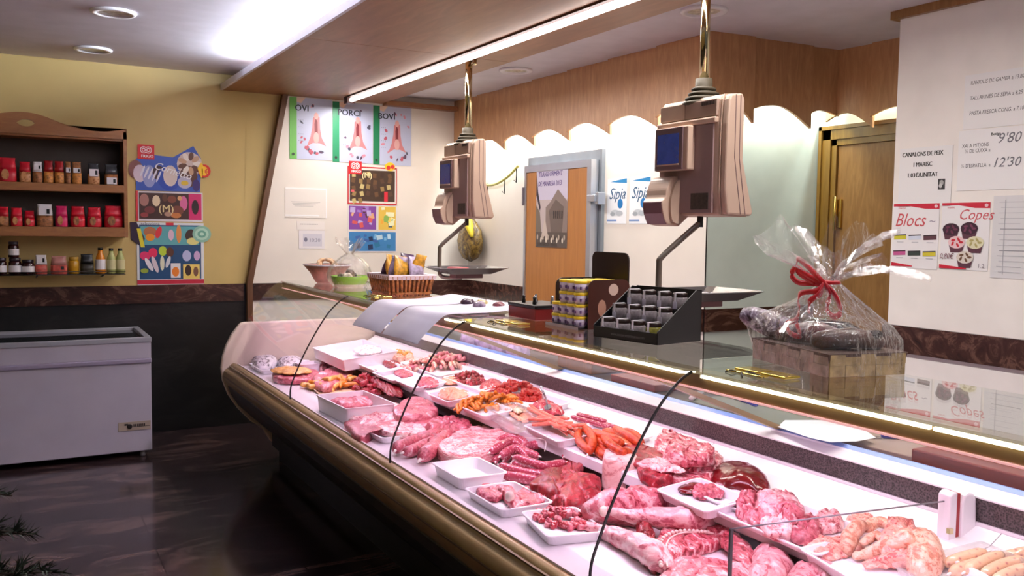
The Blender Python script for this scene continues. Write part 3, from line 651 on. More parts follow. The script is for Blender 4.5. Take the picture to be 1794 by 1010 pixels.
pack('sausage_pack',82,113,Z3,.135,M('pink_clear_pack',(176,120,110),.2),M('pink_meat_pack'),.5,'wide clear packet of pink meat on the wire shelf',G3,'packet',.06,lab=(.2,.5,M('pink_meat_pack')),y=7.52)
jar(124,Z3,.037,.13,M('golden_jar',(190,140,30),.2),M('yellow_lid',(180,140,40),.4),'golden yellow jar in the middle of the wire shelf',lab=None)
pack('dark_packet',135,161,Z3,.15,BLK,M('dark_olive_pack',(40,36,24),.4,vary=.2),.5,'black packet between the golden jar and the bottles',G3,'packet',.06,y=7.52)
bp=lambda r,h:[(r*.8,0),(r,.005),(r,h*.5),(r*.85,h*.65),(r*.5,h*.8),(r*.48,h*.93)]
jar(173,Z3,.036,.20,M('orange_juice',(214,130,30),.2),BLK,'orange bottle with white label on the wire shelf',prof=bp(.036,.20),name='bottle',cat='bottle')
jar(193,Z3,.033,.195,M('pale_green_juice',(170,176,110),.2),BLK,'pale green bottle next to the orange bottle',lab=M('cream_label',(206,200,150),.5),prof=bp(.033,.195),name='bottle',cat='bottle')
jar(210,Z3,.033,.195,M('pale_green_juice'),BLK,'pale green bottle at the right end of the wire shelf',lab=M('cream_label'),prof=bp(.033,.195),name='bottle',cat='bottle')
# ------------------------------------------------ fir tree at lower left
ft=thing('christmas_tree','dark green fir tree whose branch tips enter at the lower left','tree',(-.26,2.42,0))
NEED=M('fir_needles',(12,32,12),.6,vary=.4,vs=8)
MB().tube([(0,0,0),(0,0,1.35)],[.035,.008],8).build('trunk',M('fir_bark',(50,36,26),.8),ft)
random.seed(5)
for k in range(96):
    z=.22+1.0*(k/96)**.9; a=k*2.39996; L=.62*(1.42-z)/1.15+.04; m=MB()
    d=Vector((math.cos(a),math.sin(a),0)); p0=Vector((0,0,z)); pts=[p0+d*L*t+Vector((0,0,.10*t-.10*t*t)) for t in (0,.3,.6,.85,1)]
    m.tube(pts,[.007,.006,.005,.003,.002],5)
    side=Vector((-d.y,d.x,0)); twigs=[(pts,L)]
    for t in (.3,.5,.68,.84):
        for sg in (-1,1):
            q=p0+d*L*t+Vector((0,0,.10*t-.10*t*t)); e=q+(d*.6+side*sg)*L*.30*(1.1-t)+Vector((0,0,.01)); twigs.append(([q,(q+e)/2,e],(e-q).length))
    for tp,tl in twigs:
        nn=int(tl/.0045)
        for i in range(nn):
            u=i/nn*(len(tp)-1); j=int(u); q=tp[j].lerp(tp[j+1],u-j) if j+1<len(tp) else tp[-1]
            dd=(tp[-1]-tp[0]).normalized(); r=Vector((random.gauss(0,1),random.gauss(0,1),random.gauss(0,1))); r=(r-dd*r.dot(dd)).normalized()
            tip=q+(r+dd*.8).normalized()*.034; w=dd.cross(r)*.0026
            m.add([q-w,q+w,tip],[(0,1,2)],1)
    m.build('branch',[M('fir_bark'),NEED],ft,recalc=False)
# ------------------------------------------------ refrigerated counter
CY0,CY1=-.25,6.45
mc_=thing('refrigerated_meat_counter','long curved-glass refrigerated meat counter with bronze front bumper','display counter',(1.9,3.1,0))
MO=Vector((1.9,3.1,0))
def cp(m,name,mats,par=None,**k):
    for i in range(len(m.v)): m.v[i]=m.v[i]-MO
    return m.build(name,mats,par or mc_,**k)
cp(MB().sweep([(1.31,.56),(1.33,.50),(1.38,.42),(1.47,.33),(1.56,.27),(1.62,.25),(1.62,.10),(2.45,.10),(2.45,.66),(1.37,.66)],CY0,CY1-.02),'lower_body',DKB)
cp(MB().box(1.66,2.40,CY0+.05,CY1-.06,0,.10),'plinth',DKB)
cp(MB().sweep([(1.372,.715),(1.352,.722),(1.335,.715),(1.325,.703),(1.322,.690),(1.300,.684),(1.284,.67),(1.278,.645),(1.282,.615),(1.296,.585),(1.315,.562),(1.33,.556),(1.372,.58)],CY0,CY1-.012,0,True),'bumper',BRZ)
cp(MB().box(1.273,1.283,CY0,CY1-.02,.636,.642).box(1.318,1.328,CY0,CY1-.02,.700,.706),'bumper_groove',BRZD)
cp(MB().sweep([(1.372,.58),(1.372,.722),(1.378,.722),(1.39,.702),(1.95,.702),(1.95,.58)],CY0,CY1-.04),'front_deck',DECK)
# rear deck and its lip in lengths with fine seams
ys=[CY0,1.45,2.62,3.42,4.95,CY1-.04]
for a,b_ in zip(ys,ys[1:]):
    cp(MB().sweep([(1.972,.757),(1.966,.762),(1.966,.799),(1.974,.806),(1.985,.802),(2.34,rearz(2.34)),(2.40,.872),(2.405,.872),(2.405,.82),(1.99,.77),(1.98,.757)],a+.0015,b_-.0015,0),'rear_deck',DECK)
cp(MB().box(1.985,2.40,CY0,CY1-.05,.703,.755),'rear_deck_support',M('dark_grille',(70,58,60),.5))
mesh_m=speck('perforated_grille',(96,82,84),(30,24,24),170,.45,.5)
cp(MB().box(2.402,2.42,CY0,CY1-.04,.872,.947),'rear_grille',mesh_m)
cp(MB().box(2.395,2.402,CY0,CY1-.04,.868,.880),'grille_trim',WP)
cp(MB().sweep([(2.400,.947),(2.400,.951),(2.47,.960),(2.492,.972),(2.502,.970),(2.502,.66),(2.42,.66),(2.42,.947)],CY0,CY1-.04),'rear_ledge',WP)
cp(MB().sweep([(2.478,.9650),(2.493,.9750),(2.506,.9735),(2.506,.95),(2.5025,.95),(2.5025,.9705)],CY0,CY1-.04),'blue_ledge_edge',M('pale_blue_strip',(130,160,226),.3))
# glass profile
gp=[(1.350,.722),(1.353,.79),(1.378,.86),(1.43,.975),(1.50,1.10),(1.571,1.205),(1.64,1.272),(1.69,1.30)]
gpc=[(p.x,p.z) for p in catmull([(x,0,z) for x,z in gp],4)]
def off(prof,d):
    out=[]
    for i,(x,z) in enumerate(prof):
        a=prof[max(i-1,0)]; b_=prof[min(i+1,len(prof)-1)]; tx,tz=b_[0]-a[0],b_[1]-a[1]; l=math.hypot(tx,tz); out.append((x-tz/l*d,z+tx/l*d))
    return out
js=[CY0,.46,1.95,3.42,4.95,CY1-.012]
for a,b_ in zip(js,js[1:]):
    i_=off(gpc,-.003); o_=off(gpc,.003)
    g_=MB(); ya,yb=a+.004,b_-.004
    for pf in (o_,i_): g_.loft([[(x,yb,z) for x,z in pf],[(x,ya,z) for x,z in pf]],0,True,False,False)
    for pa,pb in ((o_[0],i_[0]),(o_[-1],i_[-1])): g_.add([(pa[0],ya,pa[1]),(pa[0],yb,pa[1]),(pb[0],yb,pb[1]),(pb[0],ya,pb[1])],[(0,1,2,3)])
    for yy in (ya,yb): g_.loft([[(x,yy,z) for x,z in o_],[(x,yy,z) for x,z in i_]],0,False,False,False)
    cp(g_,'front_glass',GLASS,recalc=False)
    tg=MB().box(1.692,2.20,a+.004,b_-.004,1.296,1.304); cp(tg,'top_glass',GLT)
for j in js[1:-1]:
    cp(MB().sweep(off(gpc,.0038)+off(gpc,-.0038)[::-1],j-.0019,j+.0019,0,True),'glass_seal',BLK)
# end panel: moulded plastic side
ep=[(1.34,.93),(1.40,1.005),(1.43,1.012),(2.42,1.012),(2.50,.98),(2.50,.12),(1.62,.12),(1.55,.235),(1.47,.29),(1.38,.39),(1.31,.50),(1.275,.60),(1.265,.69),(1.275,.77),(1.30,.85)]
EPM=M('moulded_end_panel',(206,190,176),.4,vary=.03)
cp(MB().sweep(ep,CY1-.012,CY1+.03,0),'end_panel',EPM,bevel=.012)
cp(MB().sweep([(x,z) for x,z in gp[3:]]+[(2.20,1.30),(2.34,1.012),(1.44,1.012)],CY1+.0,CY1+.006,0),'end_glass',GLASS)
# rail housing with glowing strip
cp(MB().sweep([(1.698,1.294),(1.700,1.256),(1.712,1.250),(1.775,1.250),(1.785,1.26),(1.785,1.294)],CY0,CY1-.02),'lamp_rail',BRZ)
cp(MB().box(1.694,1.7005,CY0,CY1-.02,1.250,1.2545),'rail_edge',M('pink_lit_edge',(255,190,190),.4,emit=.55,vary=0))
LIT=M('lit_strip',(255,248,214),.4,emit=3.2,vary=0)
for a,b_ in ((CY0,.40),(.49,1.18),(1.19,1.91),(2.0,2.78),(2.79,3.36),(3.5,3.62)):
    m=MB(); m.box(1.686,1.696,a,b_,1.2875,1.2955); cp(m,'light_strip',LIT)
for a in (1.99,3.49):
    m=MB(); m.tube([(1.691,a+.01,1.2915),(1.697,a-.012,1.2925),(1.712,a-.03,1.294)],.004,8); cp(m,'light_strip_end',LIT)
for y in (2.37,3.90,5.70,.95):
    m=MB(); m.loft([[(x,y+dy,z) for x,z in ((1.75,1.25),(1.79,1.25),(2.50,.975),(2.45,.975))] for dy in (-.022,.022)],0,False); cp(m,'glass_strut',BRZ)
for y in (1.88,3.33,4.86):
    m=MB(); m.box(1.80,1.86,y-.075,y+.015,1.306,1.313).box(1.80,1.86,y-.175,y-.085,1.306,1.313)
    m.box(1.77,1.80,y-.12,y+.02,1.3045,1.309); cp(m,'glass_clamp',M('brass_clamp',(214,190,90),.2,.9,vary=0),bevel=.002)
    m=MB()
    for dx,dy in ((-.05,-.06),(.0,-.09),(.05,-.04),(-.03,.03)): m.tube([(1.78,y-.03,1.306),(1.78+dx*.6,y-.03+dy*.6,1.312),(1.78+dx,y-.03+dy,1.305)],.0018,5)
    cp(m,'clamp_spring',BLK)
# divider glass with bracket
dv=thing('display_divider','clear upright divider with white rear bracket in the near rear deck','divider',(2.3,1.565,rearz(2.3)))
m=MB(); m.prism([(-.72,-.10),(-.72,.105),(.02,.105),(.02,-.01)],lambda u,v,d:Vector((u,d,v)),-.002,.002); m.build('divider_glass',GLASS,dv)
MB().box(-.724,-.716,-.004,.004,-.10,.106).build('front_edge',M('dark_edge',(60,50,54),.3,vary=0),dv)
MB().tube([(-.72,0,.106),(.02,0,.106)],.0022,6).build('top_edge',M('grey_edge',(130,122,130),.3,vary=0),dv)
m=MB(); m.prism([(.0,-.015),(.0,.125),(.012,.135),(.028,.135),(.028,-.012)],lambda u,v,d:Vector((u,d,v)),-.022,.022); m.build('bracket_front',WP,dv,bevel=.004)
MB().box(.028,.042,-.018,.018,-.012,.130).build('red_strip',M('red_strip',(160,50,50),.4),dv)
m=MB(); m.prism([(.042,-.011),(.042,.10),(.05,.125),(.065,.132),(.085,.128),(.095,.112),(.10,.04),(.10,-.005)],lambda u,v,d:Vector((u,d,v)),-.026,.026); m.build('bracket_rear',WP,dv,bevel=.006)
MB().box(-.006,.008,-.03,-.018,.02,.035).build('clip',CHR,dv)
dv.rotation_euler=(0,0,math.radians(-8))
# ------------------------------------------------ hanging scales
BEI=M('scale_beige',(190,164,146),.4,vary=.02); MAU=M('scale_mauve',(142,116,116),.4,vary=.03); DMAU=M('scale_dark_mauve',(112,88,92),.4,vary=.03)
def scale_(y,lbl,ztop):
    t=thing('hanging_scale',lbl,'scale',(2.64,y,1.75))
    # local: -x customer side, -y towards the shop front; body z 0..~.55
    MB().tube([(0,0,.60),(0,0,ztop-1.75)],.020,16).tube([(.022,.012,.60),(.022,.012,ztop-1.76)],.012,10).build('pole',CHR,t)
    MB().tube([(.0,0,ztop-1.75-.03),(.05,0,ztop-1.75-.03),(.05,0,ztop-1.751)],.012,8).build('pole_bracket',CHR,t)
    bl=MB().lathe([(.036,.615),(.038,.575),(.040,.57),(.040,.56)],20)
    for k in range(4): r=.054+.013*k; z=.572-.021*k; bl.lathe([(r-.016,z+.008),(r,z),(r,z-.006),(r-.010,z-.014)],24)
    bl.build('bellows',M('dark_olive_rubber',(58,50,34),.7),t)
    # main shell: profile in x (depth) / z, swept along y
    def shell(yA,yB,inset=0):
        return [(-.060,.02),(-.075,.12),(-.075,.40),(-.068,.50),(-.058,.522),(.010,.530),(.022,.50),(.022,.25),(.088,.03),(.078,.015)]
    MB().sweep(shell(0,0),-.19,.20).build('main_body',BEI,t,bevel=.008)
    MB().sweep(shell(0,0),-.198,-.192,0).build('end_seam',BEI,t)
    m=MB().sweep([(x*.96-.001,z*.985+.004) for x,z in shell(0,0)],-.235,-.199); m.build('end_cover',BEI,t,bevel=.012)
    for gx in (-.032,-.006):
        MB().sweep([(gx,.518),(gx+.003,.518),(gx+.003,.26),(gx+.045,.025),(gx+.042,.025),(gx,.26)],-.2368,-.2352).build('side_groove',DMAU,t)
    MB().box(-.081,-.07,-.16,.19,.03,.405).build('front_panel',MAU,t,bevel=.003)
    MB().box(-.083,-.045,-.178,.020,.435,.505).build('top_panel',M('scale_taupe',(166,140,126),.4),t,bevel=.003)
    MB().box(-.083,-.045,.023,.19,.435,.505).build('top_panel',M('scale_sand',(186,160,142),.4),t,bevel=.003)
    mm=MB()
    for k in range(7): mm.box(-.085,-.0825,-.165+.012*k,-.157+.012*k,.482,.498)
    mm.build('maker_plate',M('dark_letters',(60,44,40),.5),t)
    MB().box(-.092,-.045,-.18,.205,.405,.43).build('brow_rail',BEI,t,bevel=.006)
    d=MB().box(-.118,-.078,-.045,.175,.215,.405).build('display_housing',BEI,t,bevel=.006)
    MB().box(-.124,-.117,-.015,.172,.218,.402).build('display_frame',DMAU,d,bevel=.003)
    MB().box(-.1265,-.124,.008,.152,.245,.375).build('screen',M('blue_screen',(24,32,74),.12,emit=.25,ecol=(50,70,150),vary=.5,vs=18),d)
    MB().box(-.128,-.124,.006,.154,.238,.244).build('screen_sill',BEI,d)
    pp_=[(p.x,p.z) for p in catmull([(-.07,0,.195),(-.115,0,.185),(-.140,0,.14),(-.148,0,.10),(-.165,0,.075),(-.158,0,.03),(-.135,0,-.015),(-.07,0,-.028)],4)]+[(-.01,.02),(-.01,.17)]
    MB().sweep(pp_,.06,.20).build('printer_unit',BEI,t,bevel=.004)
    MB().sweep([(-.158,.085),(-.168,.078),(-.162,.028),(-.139,-.0195),(-.128,-.018)],.066,.194).build('printer_mouth',M('scale_plum',(120,84,92),.35),t)
    MB().sweep([(p.x,p.z) for p in catmull([(-.07,0,.18),(-.100,0,.165),(-.125,0,.10),(-.128,0,.05),(-.115,0,-.005),(-.07,0,-.018)],4)],.046,.0595).build('printer_side',M('scale_sand'),t)
    MB().box(-.0835,-.081,-.14,-.03,.045,.115).build('grille_plate',M('grille_dark',(60,50,44),.5,vary=.3,vs=90),t)
    # weighing arm and pan
    w=MB(); w.tube([(.0,.0,.02),(.0,.0,-.03)],.014,10); w.build('arm_socket',BLK,t)
    pts=catmull([(.0,.0,-.01),(-.08,.04,-.09),(-.155,.07,-.165),(-.162,.075,-.20),(-.162,.075,-.33),(-.155,.075,-.362),(-.12,.07,-.378),(-.02,.02,-.38)],5)
    MB().tube(pts,.0135,10).build('arm',M('grey_metal_arm',(128,118,108),.3,.7,vary=.03),t)
    MB().cbox((0,.0,-.365),(.20,.10,.03)).build('pan_carrier',M('mauve_carrier',(120,84,84),.4),t,bevel=.004)
    pan=MB(); z0,z1=-.345,-.308
    def rr(hx,hy,z,c=.03): return [(x,y,z) for x,y in ((-hx+c,-hy),(hx-c,-hy),(hx,-hy+c),(hx,hy-c),(hx-c,hy),(-hx+c,hy),(-hx,hy-c),(-hx,-hy+c))]
    pan.loft([rr(.15,.12,z0-.004),rr(.24,.18,z1-.002),rr(.245,.185,z1),rr(.24,.18,z1+.002),rr(.15,.12,z0)],0,False); pan.build('weighing_pan',STEEL,t)
    return t
s1=scale_(5.33,'beige hanging scale farther from the camera, its pan above the dark band',2.82)
s2=scale_(3.02,'large beige hanging scale nearer the camera, in front of the cuttlefish posters',2.82)
for o,y in ((s1,5.33),(s2,3.02)):
    p=MB(); random.seed(int(y*10)); n=14
    vs=[(-.13+.26*i/n,-.10+.2*j/n,.006+.012*abs(noise.noise(Vector((i*.5,j*.5,y))))+(0.05*max(0,i/n-.75) if y>5 else .015*max(0,i/n-.6))) for i in range(n+1) for j in range(n+1)]
    p.add(vs,[(i*(n+1)+j,(i+1)*(n+1)+j,(i+1)*(n+1)+j+1,i*(n+1)+j+1) for i in range(n) for j in range(n)],0,True)
    q=p.build('wrapping_paper',PAPER,None,loc=(0,0,0)); q.location=(2.64,y,1.409); tag(q,'crumpled white paper lying in the pan of the '+('far' if y>5 else 'near')+' scale','paper')
    m=MB().cbox((0,0,.017),(.09,.16,.03)); q=m.build('plastic_tub',M('pink_tub',(214,110,120),.35),None,bevel=.008); q.location=(2.57 if y>5 else 2.52,y-.02,1.409+.004); tag(q,'pink plastic tub in the pan of the '+('far' if y>5 else 'near')+' scale','tub')
# ------------------------------------------------ meat and trays
BEEF=meat('beef_red',(118,8,22),(160,26,42),(222,140,146),16,.66,(1,1,1))
BEEFS=meat('beef_striated',(132,14,30),(180,44,60),(232,180,184),12,.60,(.5,2.5,1))
PORK=meat('pork_pink',(166,56,76),(202,98,114),(238,192,196),14,.57)
PORKL=meat('pork_loin',(184,80,96),(214,128,138),(242,204,204),10,.57)
FATTY=meat('pork_fat',(192,86,100),(232,170,172),(246,214,210),12,.50)
LAMB=meat('lamb_meat',(160,44,66),(204,108,122),(236,190,194),7,.52,(1,1,1))
LAMBF=meat('lamb_fat',(196,96,112),(226,158,164),(240,200,200),6,.50)
RIBM=meat('rib_streaks',(150,28,48),(200,92,106),(238,192,192),10,.52,(2,.7,1.4))
LIVER=meat('liver',(96,6,14),(124,10,20),(150,30,36),5,.75,rough=.12,bs=.08)
MINCE=speck('minced_meat',(176,40,58),(232,160,166),110,.3,.28)
SAUS=speck('raw_sausage',(176,62,86),(232,166,174),95,.25,.33)
DSAUS=speck('dark_sausage',(150,30,60),(226,140,160),85,.25,.30)
FRANK=meat('thin_sausage',(206,84,66),(230,120,94),(246,170,140),20,.62)
CHOR=meat('chorizo_skin',(176,44,14),(214,84,36),(240,140,80),16,.60)
MARI=meat('yellow_marinade',(206,104,14),(232,148,34),(246,190,90),30,.65)
REDM=meat('red_marinade',(170,24,20),(206,52,34),(236,120,70),34,.66)
CHIC=meat('chicken_skin',(212,136,112),(238,190,164),(248,218,198),12,.56,bs=.35)
CHICP=meat('chicken_pink',(200,96,92),(234,160,144),(246,208,190),14,.53)
YELC=meat('yellow_chicken',(206,140,60),(230,176,96),(240,206,150),12,.62)
WBUT=speck('white_sausage',(222,184,150),(190,130,120),60,.25,.22)
STRG=M('string',(240,232,222),.7,vary=0)
PINKF=meat('pale_mince',(230,140,110),(242,170,140),(250,200,180),34,.62)
BONE=M('bone',(240,214,204),.4,vary=.08,vs=30)
TILT=-math.atan(RS)
def nz(p,f,a,seed=0): return noise.noise_vector(Vector(p)*f+Vector((seed,seed*1.7,seed*.3)))*a
def area_c(pts): return sum(p[0] for p in pts)/len(pts),sum(p[1] for p in pts)/len(pts)
PROF={'slab':[(.88,0),(.97,.06),(1,.2),(.995,.4),(1,.6),(.985,.8),(.94,.93),(.85,1.0),(.70,1.02),(.54,1.03),(.38,1.04),(.22,1.04),(.08,1.04)],
 'dome':[(.86,0),(.96,.08),(1,.22),(.99,.38),(.95,.54),(.88,.68),(.78,.80),(.65,.89),(.50,.95),(.35,.98),(.20,1.0),(.07,1.0)]}
def organic(q,fr,amp,seed):
    d=nz(q,fr,amp,seed)+nz(q,fr*2.4,amp*.55,seed+5)+nz(q,fr*5.5,amp*.28,seed+9)
    c=abs(noise.noise(Vector(q)*fr*.9+Vector((seed*1.3,0,seed))))
    if c<.12: d.z-=(.12-c)/.12*amp*1.3      # folds and cuts
    return d
def pillow_mb(poly,h,prof='dome',seg=76,amp=.006,fr=22,seed=1,lean=(0,0),ridge=0):
    n=len(poly); c=catmull([(x,y,0) for x,y in poly],max(3,seg//n),True); rings=[]
    for k,hz in PROF[prof]:
        r=[]
        for p in c:
            q=Vector((p.x*k+lean[0]*hz,p.y*k+lean[1]*hz,hz*h)); d=organic(q,fr,amp,seed)
            if hz==0: d.z=0;
            q+=d; q.z=max(q.z,0.0)
            r.append(q)
        rings.append(r)
    return MB().loft(rings,0,True)
def place(o,loc,rear,rz=0,rx=0):
    o.location=loc; o.rotation_mode='XYZ'; o.rotation_euler=(rx,TILT if rear else 0,rz)
def onp(px,py,rear,h=0):
    return PR(px,py,h) if rear else P(px,py,z=FZ+h)
def slab(name,label,cat,pxpoly,h,mats,rear=0,prof='slab',amp=.006,fr=22,seed=1,group=None,base=0,hh=None,lean=(0,0)):
    """outline read at mid height, stands base above the deck"""
    pts=[onp(x,y,rear,base+(h*.5 if hh is None else hh)) for x,y in pxpoly]
    cx=sum(p.x for p in pts)/len(pts); cy=sum(p.y for p in pts)/len(pts)
    z=(rearz(cx) if rear else FZ)+base+.001
    m=pillow_mb([(p.x-cx,p.y-cy) for p in pts],h*.9,prof,84,amp*1.15,fr,seed,lean)
    o=m.build(name,mats,None); place(o,(cx,cy,z),rear); tag(o,label,cat,group); return o
def tray(label,c,rear,ly,lx,h=.028,rz=0,base=0,mat=None,name='foam_tray',cat='tray',group=None,flare=.012,r=.022,off=0):
    p=onp(c[0],c[1],rear,base+h) if off==0 else c
    def rr(hx,hy,z,rad=r):
        out=[]
        for sx,sy,a0 in ((1,1,0),(-1,1,PI/2),(-1,-1,PI),(1,-1,1.5*PI)):
            for k in range(5):
                a=a0+PI/2*k/4; out.append((sx*(hx-rad)+rad*math.cos(a),sy*(hy-rad)+rad*math.sin(a),z))
        return out
    X_,Y_=lx/2,ly/2; m=MB(); f=flare; t=.003
    m.loft([rr(X_-f-t,Y_-f-t,0),rr(X_-.006,Y_-.006,h-.005),rr(X_,Y_,h-.004),rr(X_,Y_,h),rr(X_-.008,Y_-.008,h),rr(X_-f-.006,Y_-f-.006,.005),rr(X_-f-.02,Y_-f-.02,.004)],0,False,True)
    o=m.build(name,mat or FOAM,None); z=(rearz(p.x) if rear else FZ)+base+.0012; place(o,(p.x,p.y,z),rear,rz); tag(o,label,cat,group); return o
def sausage_mb(pts,r,seg=12,am=.0015,f=30,n=5,seed=0,ends=True):
    c=catmull(pts,n); c=[p+nz(p,f,am,seed) for p in c]; N=len(c)
    rr=[r*(1-.25*(abs(2*i/(N-1)-1))**6) for i in range(N)]
    m=MB().tube(c,rr,seg,0,True)
    if ends:
        for a,b in ((c[0],c[1]),(c[-1],c[-2])):
            d=(a-b).normalized(); m.tube([a+d*r*.6,a+d*(r*1.5)],[r*.25,r*.12],6,1)
    return m
def sausage(name,label,pxs,r,mat,rear=0,group=None,lift=None,cat='sausage',strings=False,seed=0,am=.0015):
    L=lift or [0]*len(pxs); pts=[]
    for (x,y),l in zip(pxs,L):
        p=onp(x,y,rear,r+l); p.z=(rearz(p.x) if rear else FZ)+r+l+.001; pts.append(p)
    c=sum(pts,Vector())/len(pts); c.z=min(p.z for p in pts)-r
    m=sausage_mb([p-c for p in pts],r,seed=seed,am=am)
    o=m.build(name,[mat,STRG],None); o.location=c; tag(o,label,cat,group)
    return o
def heap(name,label,cat,group,c,rear,rx,ry,n,size,mats,hmax=.04,base=0,seed=0,shape='chunk',rz=0,kinds=5,long=2.2):
    random.seed(seed); p=onp(c[0],c[1],rear,base+hmax*.4); meshes=[]
    for k in range(kinds):
        if shape=='chunk':
            pl=[((1+.35*random.uniform(-1,1))*size*math.cos(a*PI/3)*.6,(1+.35*random.uniform(-1,1))*size*math.sin(a*PI/3)*.5) for a in range(6)]
            m=pillow_mb(pl,size*.8,'slab',24,size*.16,1/size*.8,seed+k*3)
            m.v=[q-Vector((0,0,size*.35)) for q in m.v]
        elif shape=='strip':
            L=size*long/2; m=sausage_mb([(-L,random.uniform(-.2,.2)*size,0),(-L*.3,random.uniform(-.3,.3)*size,size*.12),(L*.4,random.uniform(-.3,.3)*size,0),(L,random.uniform(-.3,.3)*size,-size*.1)],size*.30,8,size*.10,1/size,4,k+seed,False)
        o=m.build(name,mats[k%len(mats)],None); meshes.append(o.data); 
        if k: bpy.data.objects.remove(o)
        else: first=o
    for i in range(n):
        o=first if i==0 else first.copy()
        if i: COL.objects.link(o)
        o.data=meshes[i%kinds]
        q=math.sqrt(random.random()); a=random.random()*2*PI
        if i<n*.35: q=math.sqrt(random.uniform(.45,1))
        x=rx*q*math.cos(a); y=ry*q*math.sin(a); x,y=x*math.cos(rz)-y*math.sin(rz),x*math.sin(rz)+y*math.cos(rz)
        zz=size*.3+hmax*(1-q*q)*random.uniform(.55,1) if i>n*.35 else size*.3
        X_=p.x+x; o.location=(X_,p.y+y,(rearz(X_) if rear else FZ)+base+zz)
        o.rotation_mode='XYZ'; o.rotation_euler=(random.uniform(-.5,.5),random.uniform(-.4,.4),random.uniform(0,2*PI) if shape=='chunk' else rz+random.uniform(-.7,.7)+(PI/2 if random.random()<.2 else 0))
        s=random.uniform(.8,1.2); o.scale=(s,s,s); tag(o,label,cat,group)
    return p

# ---- front deck, far end
o=tray('white tray under the wrapped dark packages, far front corner of the counter',(500,640),0,.36,.42,.03)
t0=o
WRAP=meat('wrapped_dark',(60,44,60),(150,140,150),(214,210,216),9,.45)
for k,(x,y,w) in enumerate(((462,634,.11),(508,636,.12))):
    slab('wrapped_package','plastic-wrapped grey package, '+('leftmost' if k==0 else 'second')+' in the far front corner','package',[(x-20,y-6),(x+16,y-10),(x+22,y+2),(x-12,y+8)],.075,WRAP,0,'dome',.006,20,k)
o=tray('upturned white tray right of the wrapped packages at the far end',(540,636),0,.14,.16,.06)
# yellow and pink cutlets
slab('pork_cutlet','pink pork cutlet at the far front, partly under yellow chicken','meat',[(480,656),(520,646),(560,655),(545,668),(490,668)],.045,PORK,0,'slab',.006,20,4)
slab('chicken_fillet','yellow chicken fillet lying over the pink cutlet at the far front','chicken',[(473,648),(500,642),(535,645),(545,652),(500,655)],.02,YELC,0,'dome',.006,26,5,base=.048)
heap('meat_chunk','pale pink meat chunk heaped by the big white box at the far end','meat','pale pink chunks at the far end',(580,645),0,.11,.16,20,.045,[PORK,PORKL,FATTY],.04,seed=2)
slab('pork_roll','pale pink rolled pork piece beside the yellow chicken strips','meat',[(552,662),(580,650),(625,648),(605,668),(575,682),(552,678)],.06,PORKL,0,'slab',.008,16,8)
m=MB().add([(-.12,-.16,.003),(.12,-.18,.002),(.14,.14,.006),(-.1,.17,.02),(0,0,.002)],[(0,1,4),(1,2,4),(2,3,4),(3,0,4)]); o=m.build('butcher_paper',M('beige_paper',(206,176,140),.6),None,solid=.001); p=P(590,688,z=FZ); o.location=(p.x-.01,p.y+.05,FZ+.002); tag(o,'beige butcher paper under the yellow chicken strips','paper')
heap('chicken_strip','yellow marinated chicken strip heaped beside red meat chunks','chicken','yellow chicken strips on the front deck',(592,674),0,.09,.20,34,.050,[YELC,MARI],.06,seed=9,shape='strip',rz=1.3)
heap('stewing_meat_chunk','dark red stewing meat chunk in the heap on the front deck','meat','dark red stewing chunks',(660,672),0,.15,.24,120,.036,[BEEF,BEEFS,MINCE],.085,seed=12)
slab('red_meat_piece','long dark red meat piece leaning over the stewing chunks','meat',[(640,652),(690,662),(705,690),(680,688),(650,665)],.035,BEEF,0,'dome',.010,22,15,base=.05)
# white box
tray('deep white plastic box on the front deck before the stewing meat',(622,700),0,.44,.28,.085,rz=.05,mat=WP,name='plastic_box',cat='box',flare=.01,r=.012)
slab('pork_piece','pink pork piece lying in the deep white box','meat',[(575,700),(610,693),(660,692),(655,705),(600,712)],.05,PORK,0,'dome',.008,16,17,base=.02)
# long pork cuts
slab('pork_ribs','pale bony pork piece behind the long pink cuts','meat',[(612,738),(640,722),(690,712),(715,722),(690,742),(640,752)],.05,FATTY,0,'slab',.012,18,21)
slab('pork_loin','short thick pork loin with red cut face and pale rind','meat',[(688,728),(712,706),(742,706),(768,724),(745,738),(705,740)],.085,PORKL,0,'slab',.005,14,22)
slab('pork_loin','long flat pink pork loin lying across toward the bumper','meat',[(602,742),(640,738),(720,730),(780,735),(822,742),(790,756),(720,752),(660,758),(628,772)],.045,PORK,0,'slab',.008,14,23)
tray('small white tray under the long pork loin near the bumper',(680,758),0,.20,.16,.03,rz=.1)
slab('pork_belly_strip','narrow pork strip lying in the small tray by the bumper','meat',[(664,752),(700,742),(742,750),(738,762),(690,764)],.035,FATTY,0,'slab',.006,18,24,base=.012)
slab('pork_shoulder','rough pink pork shoulder piece at the rear edge of the front deck','meat',[(748,748),(775,735),(815,742),(828,752),(795,764),(765,765)],.06,PORK,0,'slab',.012,20,25)
for k,(a,b,c,lb) in enumerate((((695,788),(722,775),(765,762),'left'),((712,794),(738,784),(772,768),'middle'),((742,800),(762,785),(782,764),'right'))):
    sausage('pork_tenderloin',lb+'most' * (lb!='middle')+' of three fat pink tenderloins pointing at the bumper',[a,b,c],[.030,.027,.036][k],PORK,0,None,[0,.005,.02],cat='meat',seed=k,am=.008)
slab('meat_knot','red meat end lying over the tenderloins','meat',[(750,768),(768,752),(788,760),(782,776),(760,780)],.045,BEEFS,0,'dome',.010,24,31,base=.035)
